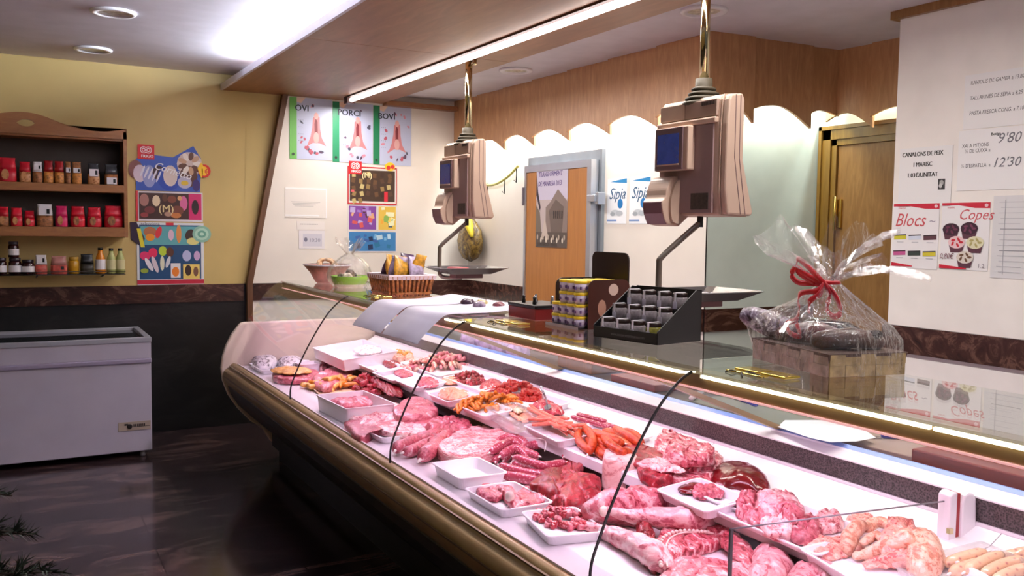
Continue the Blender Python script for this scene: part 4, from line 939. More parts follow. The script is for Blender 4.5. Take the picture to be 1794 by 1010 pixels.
# bacon slab in layers
slab('pork_belly','pink pork belly slab with layered fat streaks','meat',[(762,782),(790,770),(890,760),(900,778),(876,796),(790,806)],.075,meat('belly_layers',(206,96,110),(226,140,146),(246,210,206),10,.5,(1,1,14)),0,'slab',.004,16,33)
slab('pork_skin','wide pale pork skin lying behind the belly slab','meat',[(800,758),(850,752),(893,760),(868,772),(808,776)],.05,FATTY,0,'slab',.004,16,34,base=.0)
# sausages
GS='raw pink sausages heaped on the front deck'
lb='raw pink sausage in the heap beside the empty tray'
for k,pp in enumerate(([(858,800),(852,790),(866,778),(885,775)],[(868,808),(872,794),(890,782),(905,790)],[(884,806),(895,792),(905,780),(896,768)],[(902,806),(915,795),(918,780),(905,772)],[(862,792),(876,783),(893,775),(912,780)],[(870,776),(890,768),(912,772),(922,782)],[(880,798),(898,788),(912,790),(922,800)])):
    sausage('raw_sausage',lb,pp,.020,SAUS,0,GS,[0,.01,.02,.02] if k<4 else [.035,.045,.045,.035],seed=k)
def ring(label,c,rx,ry,r,mat,lift,a0,a1,name='sausage_coil',rz=0):
    p=onp(c[0],c[1],0,lift); pts=[]
    for k in range(13):
        a=a0+(a1-a0)*k/12; x,y=rx*math.cos(a),ry*math.sin(a); pts.append((x*math.cos(rz)-y*math.sin(rz),x*math.sin(rz)+y*math.cos(rz),0))
    m=sausage_mb(pts,r,12,.004,14,4,3); o=m.build(name,[mat,STRG],None); o.location=(p.x,p.y,FZ+r+lift+.001); tag(o,label,'sausage'); return o
ring('outer long coil of raw pink sausage on the front deck',(940,812),.135,.20,.021,SAUS,.0,-2.9,1.4)
ring('inner raw sausage ring resting on the long coil',(955,800),.085,.115,.021,SAUS,.04,-1.2,3.6)
sausage('raw_sausage','straight raw sausage across the middle of the coil',[(905,803),(930,812),(955,818),(985,812)],.02,SAUS,0,None,[.045,.04,.04,.04],seed=9)
sausage('raw_sausage','straight raw sausage along the near edge of the coil',[(880,818),(910,828),(945,832),(985,822)],.021,SAUS,0,None,[.015,.012,.01,.02],seed=10)
sausage('raw_sausage','lowest raw sausage, beside the tray of chops',[(884,834),(915,839),(950,846),(975,848)],.021,SAUS,0,None,None,seed=11)
m=MB().tube(catmull([(0,0,.07),(.05,.08,.095),(.02,.16,.09),(.05,.25,.07)],6),.0016,5); o=m.build('butcher_string',STRG,None); p=P(935,812,z=FZ); o.location=(p.x-.02,p.y-.12,FZ+.01); tag(o,'pale string tied over the coiled sausages','string')
# steaks
slab('beef_steak','broad dark red beef steak standing over the sausage coil','meat',[(930,848),(955,825),(985,820),(990,850),(975,868),(945,858)],.06,BEEF,0,'dome',.010,16,41,base=.02)
slab('beef_piece','large bright red beef piece with a raised point, centre of the front deck','meat',[(968,872),(975,838),(988,805),(1008,812),(1025,835),(1050,842),(1052,862),(1020,878),(985,886)],.085,BEEFS,0,'dome',.016,13,42)
tray('white tray under the large red beef piece',(1018,886),0,.26,.20,.02,rz=-.1)
# trays
tray('empty white foam tray on the front deck',(822,820),0,.27,.215,.048,rz=0)
tray('white foam tray of pork chops near the bumper',(890,868),0,.30,.215,.034)
slab('pork_chop','pink pork chop with serrated edge, left one in the chop tray','meat',[(835,862),(848,850),(872,852),(885,866),(872,876),(848,872)],.022,PORK,0,'slab',.005,30,51,base=.008)
slab('pork_chop','thick pork chop with pale bone, standing in the middle of the tray','meat',[(868,853),(885,850),(912,870),(916,884),(896,886),(880,868)],.04,LAMB,0,'dome',.007,22,52,base=.008)
slab('pork_chop','pink pork chop at the right end of the chop tray','meat',[(905,868),(925,855),(950,860),(960,872),(945,884),(912,886)],.03,PORK,0,'slab',.006,22,53,base=.008)
m=MB().lathe([(.008,0),(.016,.006),(.018,.02),(.012,.032),(.004,.034)],14); o=m.build('bone_end',BONE,None); p=P(893,876,z=FZ+.04); o.location=(p.x,p.y,FZ+.035); tag(o,'round pale bone end on the middle pork chop','bone')
tray('white foam tray of diced pork near the bumper',(985,914),0,.27,.205,.034,rz=-.2)
heap('diced_pork','small pink pork dice heaped in the nearest front tray','meat','diced pork in the near tray',(985,908),0,.075,.105,90,.021,[PORK,MINCE,PORKL],.03,base=.008,seed=21,rz=.3)
# pale upright block
slab('pork_rind_block','tall pale block of pork rind standing upright in mid counter','meat',[(1056,862),(1060,846),(1112,850),(1118,868),(1085,872)],.155,meat('rind',(226,160,156),(240,196,188),(246,212,204),6,.5,bs=.1),0,'slab',.004,10,61,hh=0)
# lamb legs and ribs
def limb(name,label,pxs,lifts,radii,mat,flat=.85,amp=.008,fr=14,seed=0,cat='meat',parts=True):
    pts=[]; 
    for (x,y),l,r in zip(pxs,lifts,radii): p=onp(x,y,0,r+l); p.z=FZ+r*flat+l+.001; pts.append(p)
    c=sum(pts,Vector())/len(pts); c.z=FZ
    pts=[p-c for p in pts]; n=6; cc=catmull(pts,n); rr=[]
    for i in range(len(cc)):
        u=i/n; j=min(int(u),len(radii)-2); t=u-j; t=t*t*(3-2*t); rr.append(radii[j]*(1-t)+radii[j+1]*t)
    m=MB().tube(cc,rr,20,0,True,flat); m.v=[q+organic(q,fr,amp,seed) for q in m.v]
    for q in m.v:
        if q.z<.001: q.z=.001
    o=m.build(name,mat,None); o.location=c; tag(o,label,cat); return o
limb('lamb_joint','big rounded lamb leg joint in the near half of the front deck',[(1050,890),(1085,880),(1135,880),(1165,885)],[0,0,0,0],[.060,.078,.07,.05],LAMB,.85,.012,12,3)
q=limb('lamb_shank','long pale lamb shank laid across the lamb leg',[(1060,895),(1110,905),(1165,905),(1210,908),(1255,915)],[.05,.045,.03,.03,.02],[.016,.024,.040,.042,.024],LAMBF,.9,.006,16,5)
m=MB().lathe([(.006,-.01),(.016,-.008),(.019,.0),(.016,.008),(.006,.01)],14); o=m.build('bone_end',BONE,None); p=P(1058,893,z=FZ+.075); o.location=(p.x,p.y,FZ+.068); o.rotation_euler=(1.4,0,.3); tag(o,'pale round bone end at the tip of the lamb shank','bone')
limb('lamb_neck','long bony lamb neck lying in front of the lamb leg',[(1010,915),(1050,928),(1095,945),(1140,965),(1160,985)],[0,0,0,0,0],[.014,.022,.034,.045,.036],LAMBF,.9,.010,20,7)
slab('lamb_trimming','bright red raw meat edge between the lamb neck and the rib rack','meat',[(1112,925),(1135,915),(1150,945),(1155,985),(1135,980),(1120,950)],.07,BEEF,0,'dome',.012,24,66)
# rib rack: curved sheet with backbone arc
rk=slab('rib_rack','curved lamb rib rack with a pale arc of cut rib ends','meat',[(1145,960),(1165,928),(1210,922),(1245,928),(1270,945),(1235,962),(1195,975),(1165,1000),(1150,985)],.045,RIBM,0,'slab',.008,16,67)
arc=[P(x,y,z=FZ+.05) for x,y in ((1158,990),(1155,965),(1162,942),(1185,931),(1215,930),(1240,932))]
c=Vector(rk.location); m=MB(); cc=catmull([p-c for p in arc],8); inv=1
for i,p in enumerate(cc):
    z=.052; m.lathe([(.002,-.006),(.006,-.004),(.0065,.002),(.002,.005)],8,c=(p.x,p.y,z-.004)) if i%2==0 else None
m.tube([(p.x+.014,p.y-.012,.044) for p in cc],.003,6); b=m.build('rib_ends',BONE,rk); b['label']='pale arc of cut rib bones'
limb('lamb_flank','dark-streaked lamb flank strip along the rear edge of the front deck',[(1225,925),(1262,930),(1290,950),(1305,980),(1300,1000)],[.01,.01,.01,.01,0],[.02,.034,.036,.034,.02],RIBM,.7,.010,22,9)
slab('lamb_shoulder','pink lamb shoulder at the bottom edge of the photo under the rib rack','meat',[(1150,1015),(1170,985),(1215,978),(1270,985),(1310,990),(1325,1025),(1240,1045),(1170,1045)],.07,LAMB,0,'dome',.012,12,68)
slab('lamb_shoulder','pale pink lamb piece behind the clear divider at the bottom edge','meat',[(1312,985),(1325,962),(1352,960),(1378,978),(1392,1000),(1350,1025),(1310,1020)],.085,LAMBF,0,'dome',.010,12,69)
slab('pork_piece','large pale grey-pink meat piece at the bottom edge near the rear deck lip','meat',[(1375,1020),(1400,992),(1445,978),(1480,985),(1485,1015),(1440,1050),(1385,1050)],.10,LAMBF,0,'dome',.012,10,70)

# ---- rear deck
t=tray('large deep white box at the far end of the rear deck',(622,612),1,.66,.38,.075,mat=WP,name='plastic_box',cat='box',flare=.008,r=.01)
slab('white_meat_sheet','pale tripe piece lying in the large deep white box','meat',[(618,612),(640,606),(672,607),(664,616),(632,618)],.035,meat('tripe',(236,200,196),(244,224,220),(250,236,232),8,.5),1,'dome',.008,18,80,base=.03)
def T(label,c,ly,lx,h=.028,rz=0,base=0,**k): return tray(label,c,1,ly,lx,h,rz,base,**k)
T('white foam tray of small dark red bits at the far rear deck',(668,640),.44,.19,.03)
slab('meat_bit','small dark red meat bit alone in a far white tray','meat',[(670,634),(690,632),(702,638),(685,643)],.03,BEEF,1,'dome',.006,30,81,base=.006)
heap('chicken_wing','orange-tinted chicken wing piece beside the far white box','chicken','chicken wing pieces at the far rear deck',(703,626),1,.06,.10,9,.05,[CHIC,YELC],.03,base=.006,seed=33)
T('long white foam tray of pale trotters on the rear deck',(765,641),.60,.24,.03)
heap('poultry_foot','pale pinkish-grey poultry foot heaped in the long white tray','meat','pale poultry feet in the long tray',(775,636),1,.085,.24,80,.042,[CHICP,PORKL,meat('grey_feet',(150,90,84),(206,160,146),(236,210,196),20,.55)],.07,base=.008,seed=35,shape='strip',rz=1.0)
T('white foam tray with a small red slice, far rear deck',(695,655),.34,.19,.025)
slab('meat_slice','small red meat slice in the second far tray','meat',[(690,652),(708,648),(725,654),(708,660)],.02,PORK,1,'dome',.005,26,82,base=.008)
T('white foam tray with a pink cutlet behind the deck lip',(738,668),.30,.20,.025)
slab('pork_cutlet','single pink cutlet in a white tray behind the deck lip','meat',[(730,668),(742,660),(762,664),(768,674),(742,678)],.03,PORK,1,'dome',.006,24,83,base=.008)
T('white foam tray of red diced meat, rear row',(840,667),.50,.22,.025)
heap('diced_beef','bright red beef dice in the rear row tray','meat','bright red beef dice',(822,662),1,.07,.13,90,.022,[BEEF,MINCE],.045,base=.008,seed=41)
slab('minced_beef','smooth red minced beef mound next to the beef dice','meat',[(845,672),(868,664),(880,674),(858,684),(842,682)],.035,MINCE,1,'dome',.006,40,84,base=.008)
slab('meat_slice','pale beige sliced meat beside the beef dice','meat',[(775,664),(790,660),(806,666),(796,672),(778,671)],.02,PINKF,1,'dome',.006,30,85,base=.008)
T('white foam tray of pale orange mince by the deck lip',(792,692),.26,.17,.034)
slab('pale_mince','pale orange-pink minced meat patty in a white tray','meat',[(768,688),(785,679),(810,682),(822,690),(800,698),(778,697)],.025,PINKF,1,'dome',.006,50,86,base=.018)
T('white foam tray of yellow marinated strips by the deck lip',(853,715),.28,.17,.026)
heap('marinated_strip','yellow-orange marinated meat strip in the white tray','meat','yellow-orange marinated strips',(855,704),1,.075,.15,80,.030,[MARI],.065,base=.008,seed=44,shape='strip',rz=1.2,long=2.4)
T('white foam tray of red marinated meat in the rear row',(918,694),.60,.20,.03)
heap('marinated_chunk','red-orange marinated meat chunk in the rear row','meat','red-orange marinated chunks',(908,684),1,.075,.20,120,.026,[REDM],.055,base=.008,seed=46,rz=0)
slab('minced_beef','dark red mince mound with a serving spoon in it','meat',[(935,706),(955,700),(985,714),(985,722),(955,722),(938,714)],.035,MINCE,1,'dome',.008,40,87,base=.008)
m=MB().tube([(0,0,.01),(.01,.01,.05),(.015,.03,.11)],[.004,.004,.006],8); m.lathe([(.002,-.002),(.016,0),(.018,.006)],12); o=m.build('serving_spoon',STEEL,None); p=PR(960,715,.04); o.location=p; o.rotation_euler=(.25,-.5,0); tag(o,'small metal serving spoon standing in the dark red mince','spoon')
tray('clear plastic tub between the marinated strips and the thin sausages',(903,722),1,.36,.16,.055,mat=CLRP,name='clear_tub',cat='tub',flare=.008,r=.012,rz=-.12)
slab('sliced_poultry','pale poultry slices in the clear plastic tub','chicken',[(882,712),(900,706),(925,722),(930,734),(915,738),(892,724)],.02,PINKF,1,'dome',.006,40,88,base=.006)
slab('herb_patty','small green-flecked pale patty on top in the clear tub','chicken',[(898,716),(908,713),(916,719),(906,724)],.015,speck('herb_flecks',(222,206,180),(130,130,60),60),1,'dome',.004,40,89,base=.028)
T('white foam tray of thin orange sausages near the deck lip',(982,752),.34,.20,.034,rz=-.08)
GF='thin orange-pink sausages in the white tray'
random.seed(8)
for k in range(20):
    cx,cy=random.uniform(950,1003),0; u=(cx-950)/53; cy=731+u*16+random.uniform(-7,9)
    if k%3: dx,dy=26,14+random.uniform(-5,5)
    else: dx,dy=28,random.uniform(-3,3)
    sausage('thin_sausage','thin orange-pink sausage in the heap of the white tray',[(cx-dx,cy-dy),(cx-dx*.3,cy-dy*.25),(cx+dx*.4,cy+dy*.45),(cx+dx*.9,cy+dy)],.0085,FRANK,1,GF,[.012+.045*random.random()]*4,seed=k)
for k,(x,y) in enumerate(((1025,738),(1040,742),(1055,744),(1035,733))):
    sausage('dark_sausage','dark red fresh sausage right of the thin orange sausages',[(x-22,y-6),(x,y),(x+26,y+7)],.013,DSAUS,1,'dark red sausages in the rear row',[.02 if k==3 else .008]*3,seed=k)
T('white foam tray under the dark red sausages and chorizos',(1065,758),.36,.24,.02,rz=-.1)
GC='orange cured sausages hanging over the deck lip'
for k,pp in enumerate(([(1030,770),(1045,790),(1062,800),(1080,802)],[(1058,768),(1072,782),(1088,792),(1102,794)],[(1078,752),(1092,760),(1106,768),(1120,778)],[(1022,750),(1012,765),(1020,780),(1035,792)],[(1025,752),(1036,762),(1038,778),(1032,792)],[(1040,768),(1055,778),(1070,785),(1082,796)],[(1050,762),(1070,768),(1090,776),(1105,786)],[(1060,757),(1080,760),(1100,768),(1118,772)],[(1048,775),(1056,788),(1068,796),(1078,800)],[(1085,765),(1095,758),(1110,762),(1122,772)],[(1040,758),(1060,765),(1075,772),(1088,776)],[(1095,782),(1100,770),(1112,766),(1124,776)])):
    sausage('orange_sausage','plump orange sausage in the heap behind the deck lip',pp,.0185,CHOR,1,GC,[[.0,.0,.0,.0],[.045,.045,.035,.02],[.035,.04,.035,.02],[.02,.01,.005,.0],[.03,.035,.03,.01],[.02,.02,.012,.0],[.03,.03,.02,.01],[.02,.02,.02,.01],[.01,.005,0,0],[.02,.035,.03,.01],[.04,.045,.045,.035],[.01,.02,.02,.01]][k],seed=k)
sg=MB()
for pts in ([(0,0,.02),(-.03,-.02,.03),(-.075,-.03,-.02),(-.078,-.03,-.10)],[(.0,-.06,.03),(-.05,-.07,.03),(-.082,-.075,-.01),(-.084,-.078,-.075)],[(-.06,-.07,.02),(-.07,-.10,.03),(-.085,-.10,.0),(-.086,-.10,-.09)]): sg.tube(catmull(pts,5),.0016,5)
o=sg.build('butcher_string',STRG,None); p=PR(1035,785,.0); o.location=(p.x+.05,p.y+.02,p.z+.01); tag(o,'white strings of the orange sausages hanging over the lip','string')
m=MB().tube([(0,0,0),(0,.03,.012),(.0,.06,.0),(.02,.10,-.003)],.0016,5); o=m.build('wire_clip',WP,None); p=PR(962,768,0); o.location=(p.x,p.y-.03,p.z+.004); tag(o,'small white wire clip on the deck lip before the thin sausages','clip')
# beef & pancetta
slab('beef_slice','deep red beef slice at the back of the near rear deck','meat',[(1080,790),(1100,776),(1140,782),(1165,800),(1160,818),(1120,815),(1095,806)],.045,BEEF,1,'dome',.008,20,91)
slab('beef_slice','red beef slice with pale fat along its top','meat',[(1118,826),(1130,812),(1165,818),(1185,830),(1170,842),(1135,843)],.05,BEEFS,1,'slab',.008,18,92)
slab('pork_fat_strip','pale fat strip resting on the red beef slice','meat',[(1115,812),(1150,803),(1185,812),(1200,824),(1170,826),(1140,820)],.02,FATTY,1,'dome',.006,24,93,base=.045)
GP='streaky pork ribs stacked on the rear deck'
for k,(pl,bs) in enumerate((([(1150,775),(1165,760),(1200,770),(1225,782),(1190,800),(1155,795)],0),([(1165,800),(1205,785),(1262,800),(1258,822),(1210,828),(1170,818)],0),([(1170,792),(1210,778),(1250,792),(1245,806),(1200,808),(1175,802)],.05),([(1160,826),(1205,815),(1258,825),(1252,842),(1205,846),(1165,840)],.0))):
    slab('pork_rib_piece',['streaky pork rib piece, farthest of the stack','streaky pork rib piece under the others','streaky pork rib piece lying on top of the stack','flat streaky pork piece nearest the liver tray'][k],'meat',pl,.055 if k<3 else .03,RIBM,1,'slab',.010,22,95+k,group=GP,base=bs)
slab('liver','large glossy dark red liver on the near rear deck','liver',[(1245,838),(1252,818),(1280,808),(1315,810),(1342,828),(1350,850),(1330,857),(1290,848),(1262,850)],.055,LIVER,1,'dome',.004,9,101)
T('white foam tray with a small liver slice',(1232,866),.27,.19,.034,rz=-.05)
slab('liver_slice','small brown-red liver slice in the white tray','liver',[(1185,852),(1200,843),(1235,850),(1230,860),(1200,862)],.022,LIVER,1,'dome',.004,16,102,base=.01)
slab('kidney_piece','pink kidney piece beside the small liver slice','meat',[(1212,858),(1230,850),(1258,854),(1268,864),(1240,870),(1218,868)],.03,PORK,1,'dome',.008,30,103,base=.01)
T('white foam tray right of the small liver slice',(1300,868),.22,.20,.022)
T('large white foam tray of pork knuckles',(1385,912),.46,.25,.022,rz=-.04)
GK='pork knuckle pieces on the near rear deck'
for k,(pl,h,bs,mt) in enumerate((([(1290,880),(1305,862),(1325,868),(1322,890),(1300,896)],.07,.008,LAMB),([(1322,880),(1335,862),(1372,866),(1408,882),(1408,902),(1370,902),(1335,898)],.08,.012,LAMBF),([(1300,900),(1330,892),(1360,905),(1350,920),(1318,916)],.05,.008,LAMB),([(1335,915),(1370,905),(1400,915),(1395,932),(1360,936)],.06,.01,FATTY),([(1385,925),(1400,905),(1435,910),(1440,930),(1415,940),(1392,938)],.06,.008,PORK),([(1425,912),(1440,898),(1468,902),(1476,914),(1455,922),(1432,922)],.055,.008,FATTY),([(1365,892),(1390,885),(1405,898),(1385,908)],.05,.05,LAMB))):
    slab('pork_knuckle',['upright pink knuckle piece, left end of the knuckle tray','largest pale knuckle with red cut edge, back of the tray','flat knuckle piece at the front left of the tray','very pale knuckle fat piece at the front of the tray','red striped knuckle at the right front of the tray','pale knuckle end, rightmost in the knuckle tray','small knuckle piece lying on top of the others'][k],'meat',pl,h,mt,1,'dome',.012,20,110+k,group=None,base=bs)
T('large white foam tray of raw chicken by the divider',(1560,985),.38,.30,.034,rz=-.22)
def climb(name,label,pxs,lifts,radii,mat,seed=0,cat='chicken',amp=.006):
    pts=[]
    for (x,y),l,r in zip(pxs,lifts,radii): p=PR(x,y,r+l); p.z=rearz(p.x)+r+l; pts.append(p)
    c=sum(pts,Vector())/len(pts); c.z=rearz(c.x); pts=[p-c for p in pts]; cc=catmull(pts,6); rr=[]
    for i in range(len(cc)):
        u=i/6; j=min(int(u),len(radii)-2); t=u-j; rr.append(radii[j]*(1-t)+radii[j+1]*t)
    m=MB().tube(cc,rr,16,0,True); m.v=[q+organic(q,22,amp,seed) for q in m.v]
    o=m.build(name,mat,None); o.location=c; tag(o,label,cat); return o
slab('chicken_carcass','plump raw chicken, rightmost in the big white tray','chicken',[(1595,985),(1590,955),(1600,930),(1630,932),(1655,955),(1655,975),(1625,992)],.09,CHIC,1,'dome',.008,14,120,base=.012)
slab('chicken_breast','pinkish raw chicken breast in the middle of the big tray','chicken',[(1545,960),(1548,928),(1570,915),(1605,922),(1612,950),(1585,970)],.085,CHICP,1,'dome',.012,18,121,base=.012)
climb('chicken_drumstick','raw chicken leg pointing to the lower left in the big tray',[(1500,975),(1530,968),(1560,955),(1585,945)],[.01,.012,.03,.05],[.011,.016,.026,.03],CHIC,1)
climb('chicken_drumstick','raw chicken leg standing up at the left of the big tray',[(1485,960),(1490,940),(1500,925),(1520,920)],[.01,.02,.04,.03],[.020,.024,.020,.014],CHIC,2)
climb('chicken_drumstick','raw chicken leg along the front rim of the big tray',[(1520,990),(1555,982),(1590,980),(1610,985)],[.01,.01,.012,.01],[.012,.02,.024,.02],CHICP,3)
climb('chicken_wing','raw chicken wing folded at the back of the big tray',[(1520,930),(1530,915),(1550,918),(1560,930)],[.02,.03,.03,.03],[.014,.016,.014,.010],CHIC,4)
climb('chicken_wing','raw chicken wing lying between the leg and the breast',[(1515,950),(1535,940),(1550,950),(1545,962)],[.03,.035,.04,.03],[.013,.016,.014,.010],CHIC,5)
slab('chicken_fillet','flat pale chicken fillet left of the big chicken tray','chicken',[(1405,948),(1430,938),(1480,942),(1520,950),(1490,968),(1440,972)],.03,CHICP,1,'dome',.008,20,122,base=.003)
slab('chicken_skin','small pinkish chicken piece behind the chicken tray','chicken',[(1480,912),(1500,902),(1530,905),(1538,916),(1510,922)],.035,CHICP,1,'dome',.010,24,123)
# near sausages tub
tray('clear plastic tub of pale sausages at the lower right corner',(1735,1010),1,.34,.30,.05,mat=CLRP,name='clear_tub',cat='tub',flare=.01,r=.014,rz=-.2)
for k,pp in enumerate(([(1660,988),(1690,978),(1722,970)],[(1695,1000),(1725,985),(1752,974)],[(1725,1008),(1755,992),(1790,984)],[(1670,1004),(1690,996),(1715,988)],[(1745,1018),(1775,1004),(1800,998)],[(1762,978),(1785,972),(1808,970)])):
    sausage('pale_sausage','thick pale beige sausage in the clear tub by the divider',pp,.0165,WBUT,1,'thick pale sausages in the corner tub',[.012,.016,.02] if k!=3 else [.01]*3,seed=k)
# ------------------------------------------------ things on the glass top
GZ=1.3045
wood('red_brown_block',(110,40,26),(150,66,44),(3,.5,3),.4)
# black jar display with three rows of jars
jd=thing('jar_display_box','black stepped cardboard display box full of small jars on the glass top','display box',(2.03,2.60,GZ))
BC=M('black_card',(16,14,16),.45,vary=0)
# local frame: -x to customer; y along; front edge runs (1.885,2.767)->(1.94,2.458)
ang=math.atan2(2.458-2.767,1.94-1.885)+PI/2
jd.rotation_euler=(0,0,ang)
JW,JD=.315,.235   # along y, along x
def jl(m): return m
x0,x1=-JD/2,JD/2; yA,yB=-JW/2,JW/2
m=MB().box(x0,x0+.004,yA,yB,0,.040); m.build('front_lip',BC,jd)
m=MB(); 
for yy in (yA,yB-.004):
    m2=MB(); m2.prism([(x0,0),(x1,0),(x1,.180),(x1-.03,.185),(x0,.045)],lambda u,v,d:Vector((u,d,v)),yy,yy+.004); m2.build('side_panel',BC,jd)
MB().box(x1-.004,x1,yA,yB,0,.185).build('back_panel',BC,jd)
MB().box(x0,x1,yA+.004,yB-.004,0,.004).build('base_panel',BC,jd)
vs,fs=textgeo('www.conservesartesanes.com',0); m=MB(); m.add([(x0-.0006,yB-.09-p[0]*.0135,.014+p[1]*.0165) for p in vs],fs); m.build('lettering',M('grey_letters',(110,108,108),.5,vary=0),jd,recalc=False)
JG=M('jar_glass_grey',(150,142,146),.12,vary=.2,vs=60); JY=M('jar_glass_olive',(140,136,60),.12,vary=.2,vs=60); JLID=M('jar_lid_dark',(40,24,22),.3); JLAB=M('jar_label',(196,192,206),.5,vary=0)
steps=[(0,.012,4),(1,.060,4),(2,.112,4)]
for s_,zb,_ in steps[1:]: MB().box(x0+.07*s_-.001,x1-.004,yA+.004,yB-.004,zb-.004,zb).build('step',BC,jd)
first=None; from math import cos,sin
for s_,zb,n in steps:
    for k in range(n):
        lx=x0+.034+.07*s_; ly=yB-.042-.0745*k+(0.01 if s_==1 else 0)
        wx=2.03+lx*cos(ang)-ly*sin(ang); wy=2.60+lx*sin(ang)+ly*cos(ang); r,h=.0285,.062
        row=['front','middle','back'][s_]; 
        lab='small dark-lidded jar in the %s row of the black display box'%row
        if s_==0 and k==3: lab='jar with olive contents, nearest in the front row of the black display'
        if first is None:
            t=thing('small_jar',lab,'jar',(wx,wy,GZ+zb),ang,'jars in the black display box')
            MB().lathe([(r*.9,0),(r,.004),(r,h*.68),(r*.86,h*.76)],18).build('glass_body',JG,t)
            MB().lathe([(r*.9,h*.76),(r*.93,h*.78),(r*.93,h*.96),(r*.85,h)],18).build('lid',JLID,t)
            m=MB(); m.box(-r*1.04,-r*1.0,-.009,.009,.006,h*.5); m.build('paper_label',JLAB,t)
            m=MB(); m.box(-r*1.02,-r*.96,-.004,.004,h*.45,h*1.02).box(-r*1.02,r*.9,-.004,.004,h,h*1.03); m.build('paper_seal',M('paper_seal',(222,218,226),.5,vary=0),t)
            first=t
        else:
            t=dup(first,(wx,wy,GZ+zb),ang,lab)
        if s_==0 and k==3:
            for c in t.children:
                if c.name.startswith('glass_body'): c.data=c.data.copy(); c.data.materials[0]=JY
# brown display with yellow-lidded tubs
DB=M('brown_card',(70,30,20),.4,vary=.1); DB2=M('dark_brown_card',(34,16,14),.4,vary=.1)
bd=thing('tub_display_stand','dark brown cardboard stand holding yellow-lidded tubs beside the jar display','display stand',(2.03,3.02,GZ))
def rpoly(w,h,r,rl=None):
    pts=[(0,0),(w,0)]
    for k in range(6): a=k/5*PI/2; pts.append((w-r+r*math.cos(a),h-r+r*math.sin(a)))
    rl=r if rl is None else rl
    for k in range(6): a=PI/2+k/5*PI/2; pts.append((rl+rl*math.cos(a),h-rl+rl*math.sin(a)))
    return pts
bd.location=(2.06,2.97,GZ)
m=MB(); m.prism(rpoly(.20,.195,.03),lambda u,v,d:Vector((-.07+u,.195+d,v)),0,.005); m.build('far_side_panel',DB2,bd)
m=MB(); m.prism(rpoly(.26,.305,.03),lambda u,v,d:Vector((.12+d,-.05+.26-u,v)),0,.006); m.build('tall_back_panel',DB2,bd)
m=MB(); m.prism(rpoly(.20,.198,.03,.03),lambda u,v,d:Vector((-.075+u,-.055+d,v)),0,.005); m.build('near_side_panel',DB,bd)
MB().box(-.12,.12,-.05,.195,0,.004).build('base_panel',DB2,bd)
MB().box(-.124,-.12,-.05,.19,0,.012).build('front_lip',M('grey_card',(150,140,132),.5),bd)
m=MB(); m.add([(.045+.024*cos(a),-.0556,.158+.024*sin(a)) for a in [k*PI/9 for k in range(18)]],[tuple(range(18))]); m.build('pale_disc',M('pale_print',(206,180,166),.5,vary=0),bd)
m=MB(); m.add([(-.01+.020*cos(a),-.0556,.085+.034*sin(a)) for a in [k*PI/9 for k in range(18)]],[tuple(range(18))]); m.build('pale_disc',M('tan_print',(176,132,110),.5,vary=0),bd)
TB=M('tub_lilac',(206,192,214),.35,vary=.08,vs=40); TL=M('tub_yellow_lid',(236,204,40),.35,vary=.03)
tub=None; spots=[]
for lx in (-.085,-.03,.03,.088):
    for yy,n in ((.165,2),(.11,4),(.055,4),(.0,4)):
        if lx>.0 and n==2: n=3
        for k in range(n): spots.append((lx,yy,k,n))
for i,(lx,ly,k,n) in enumerate(spots):
    loc=(2.06+lx,2.97+ly-.012,GZ+.0045+.0475*k); lab='yellow-lidded lilac tub in the '+('low stacks at the far end' if n==2 else 'tall stacks')+' of the brown stand'
    if tub is None:
        tub=thing('spread_tub',lab,'tub',loc,0,'yellow-lidded tubs in the brown stand')
        MB().lathe([(.021,0),(.0255,.038)],18).build('tub_body',TB,tub); MB().lathe([(.0262,.036),(.0270,.038),(.0270,.045),(.025,.047)],18).build('lid',TL,tub)
        m=MB()
        for a in range(6):
            q=a*PI/3+PI; m.box(.0240*cos(q)-.003,.0240*cos(q)+.003,.0240*sin(q)-.003,.0240*sin(q)+.003,.012,.024)
        m.build('printed_band',M('purple_print',(110,80,130),.5),tub)
    else: dup(tub,loc,0,lab)
# dark red box with things farther along
rb=thing('red_box','dark red box with black lid behind the yellow-lidded tubs','box',(2.06,3.42,GZ))
MB().box(-.09,.09,-.12,.12,0,.05).build('box_body',M('deep_red_box',(130,34,30),.4),rb,bevel=.003)
MB().box(-.093,.093,-.123,.123,.05,.066).build('lid',BLK,rb,bevel=.004)
for k,(dx,dy) in enumerate(((-.05,.05),(-.02,.0),(.02,.06),(.04,-.05),(-.06,-.06))):
    o=MB().lathe([(.008,0),(.009,.006),(.006,.02),(.008,.028),(.004,.034)],12).build('small_cork',M('silver_foil',(200,196,200),.25,.7) if k%2 else BLK,None,loc=(0,0,0)); o.location=(2.06+dx,3.42+dy,GZ+.0665); tag(o,'tiny bottle stopper standing on the dark red box','stopper','stoppers on the red box')
o=MB().box(-.05,.05,-.13,.13,0,.006).build('flat_tray',STEEL,None,bevel=.002); o.location=(1.86,3.74,GZ); tag(o,'flat shiny metal tray on the glass top left of the red box','tray')
for k,(x,y,c,s) in enumerate(((2.0,4.02,(70,50,70),.035),(2.03,3.92,(186,170,120),.03),(1.98,3.85,(150,130,150),.03),(2.05,3.78,(130,70,80),.03))):
    o=pillow_mb([(s*math.cos(a),s*1.3*math.sin(a)) for a in [q*PI/4 for q in range(8)]],.03,'dome',24,.004,40,k).build('wrapped_sweet',M('sweet_%d'%k,c,.25,vary=.3,vs=60),None); o.location=(x,y,GZ+.0125); tag(o,['dark','golden','lilac','reddish'][k]+' wrapped sweet on the olive dish beyond the red box','sweet')
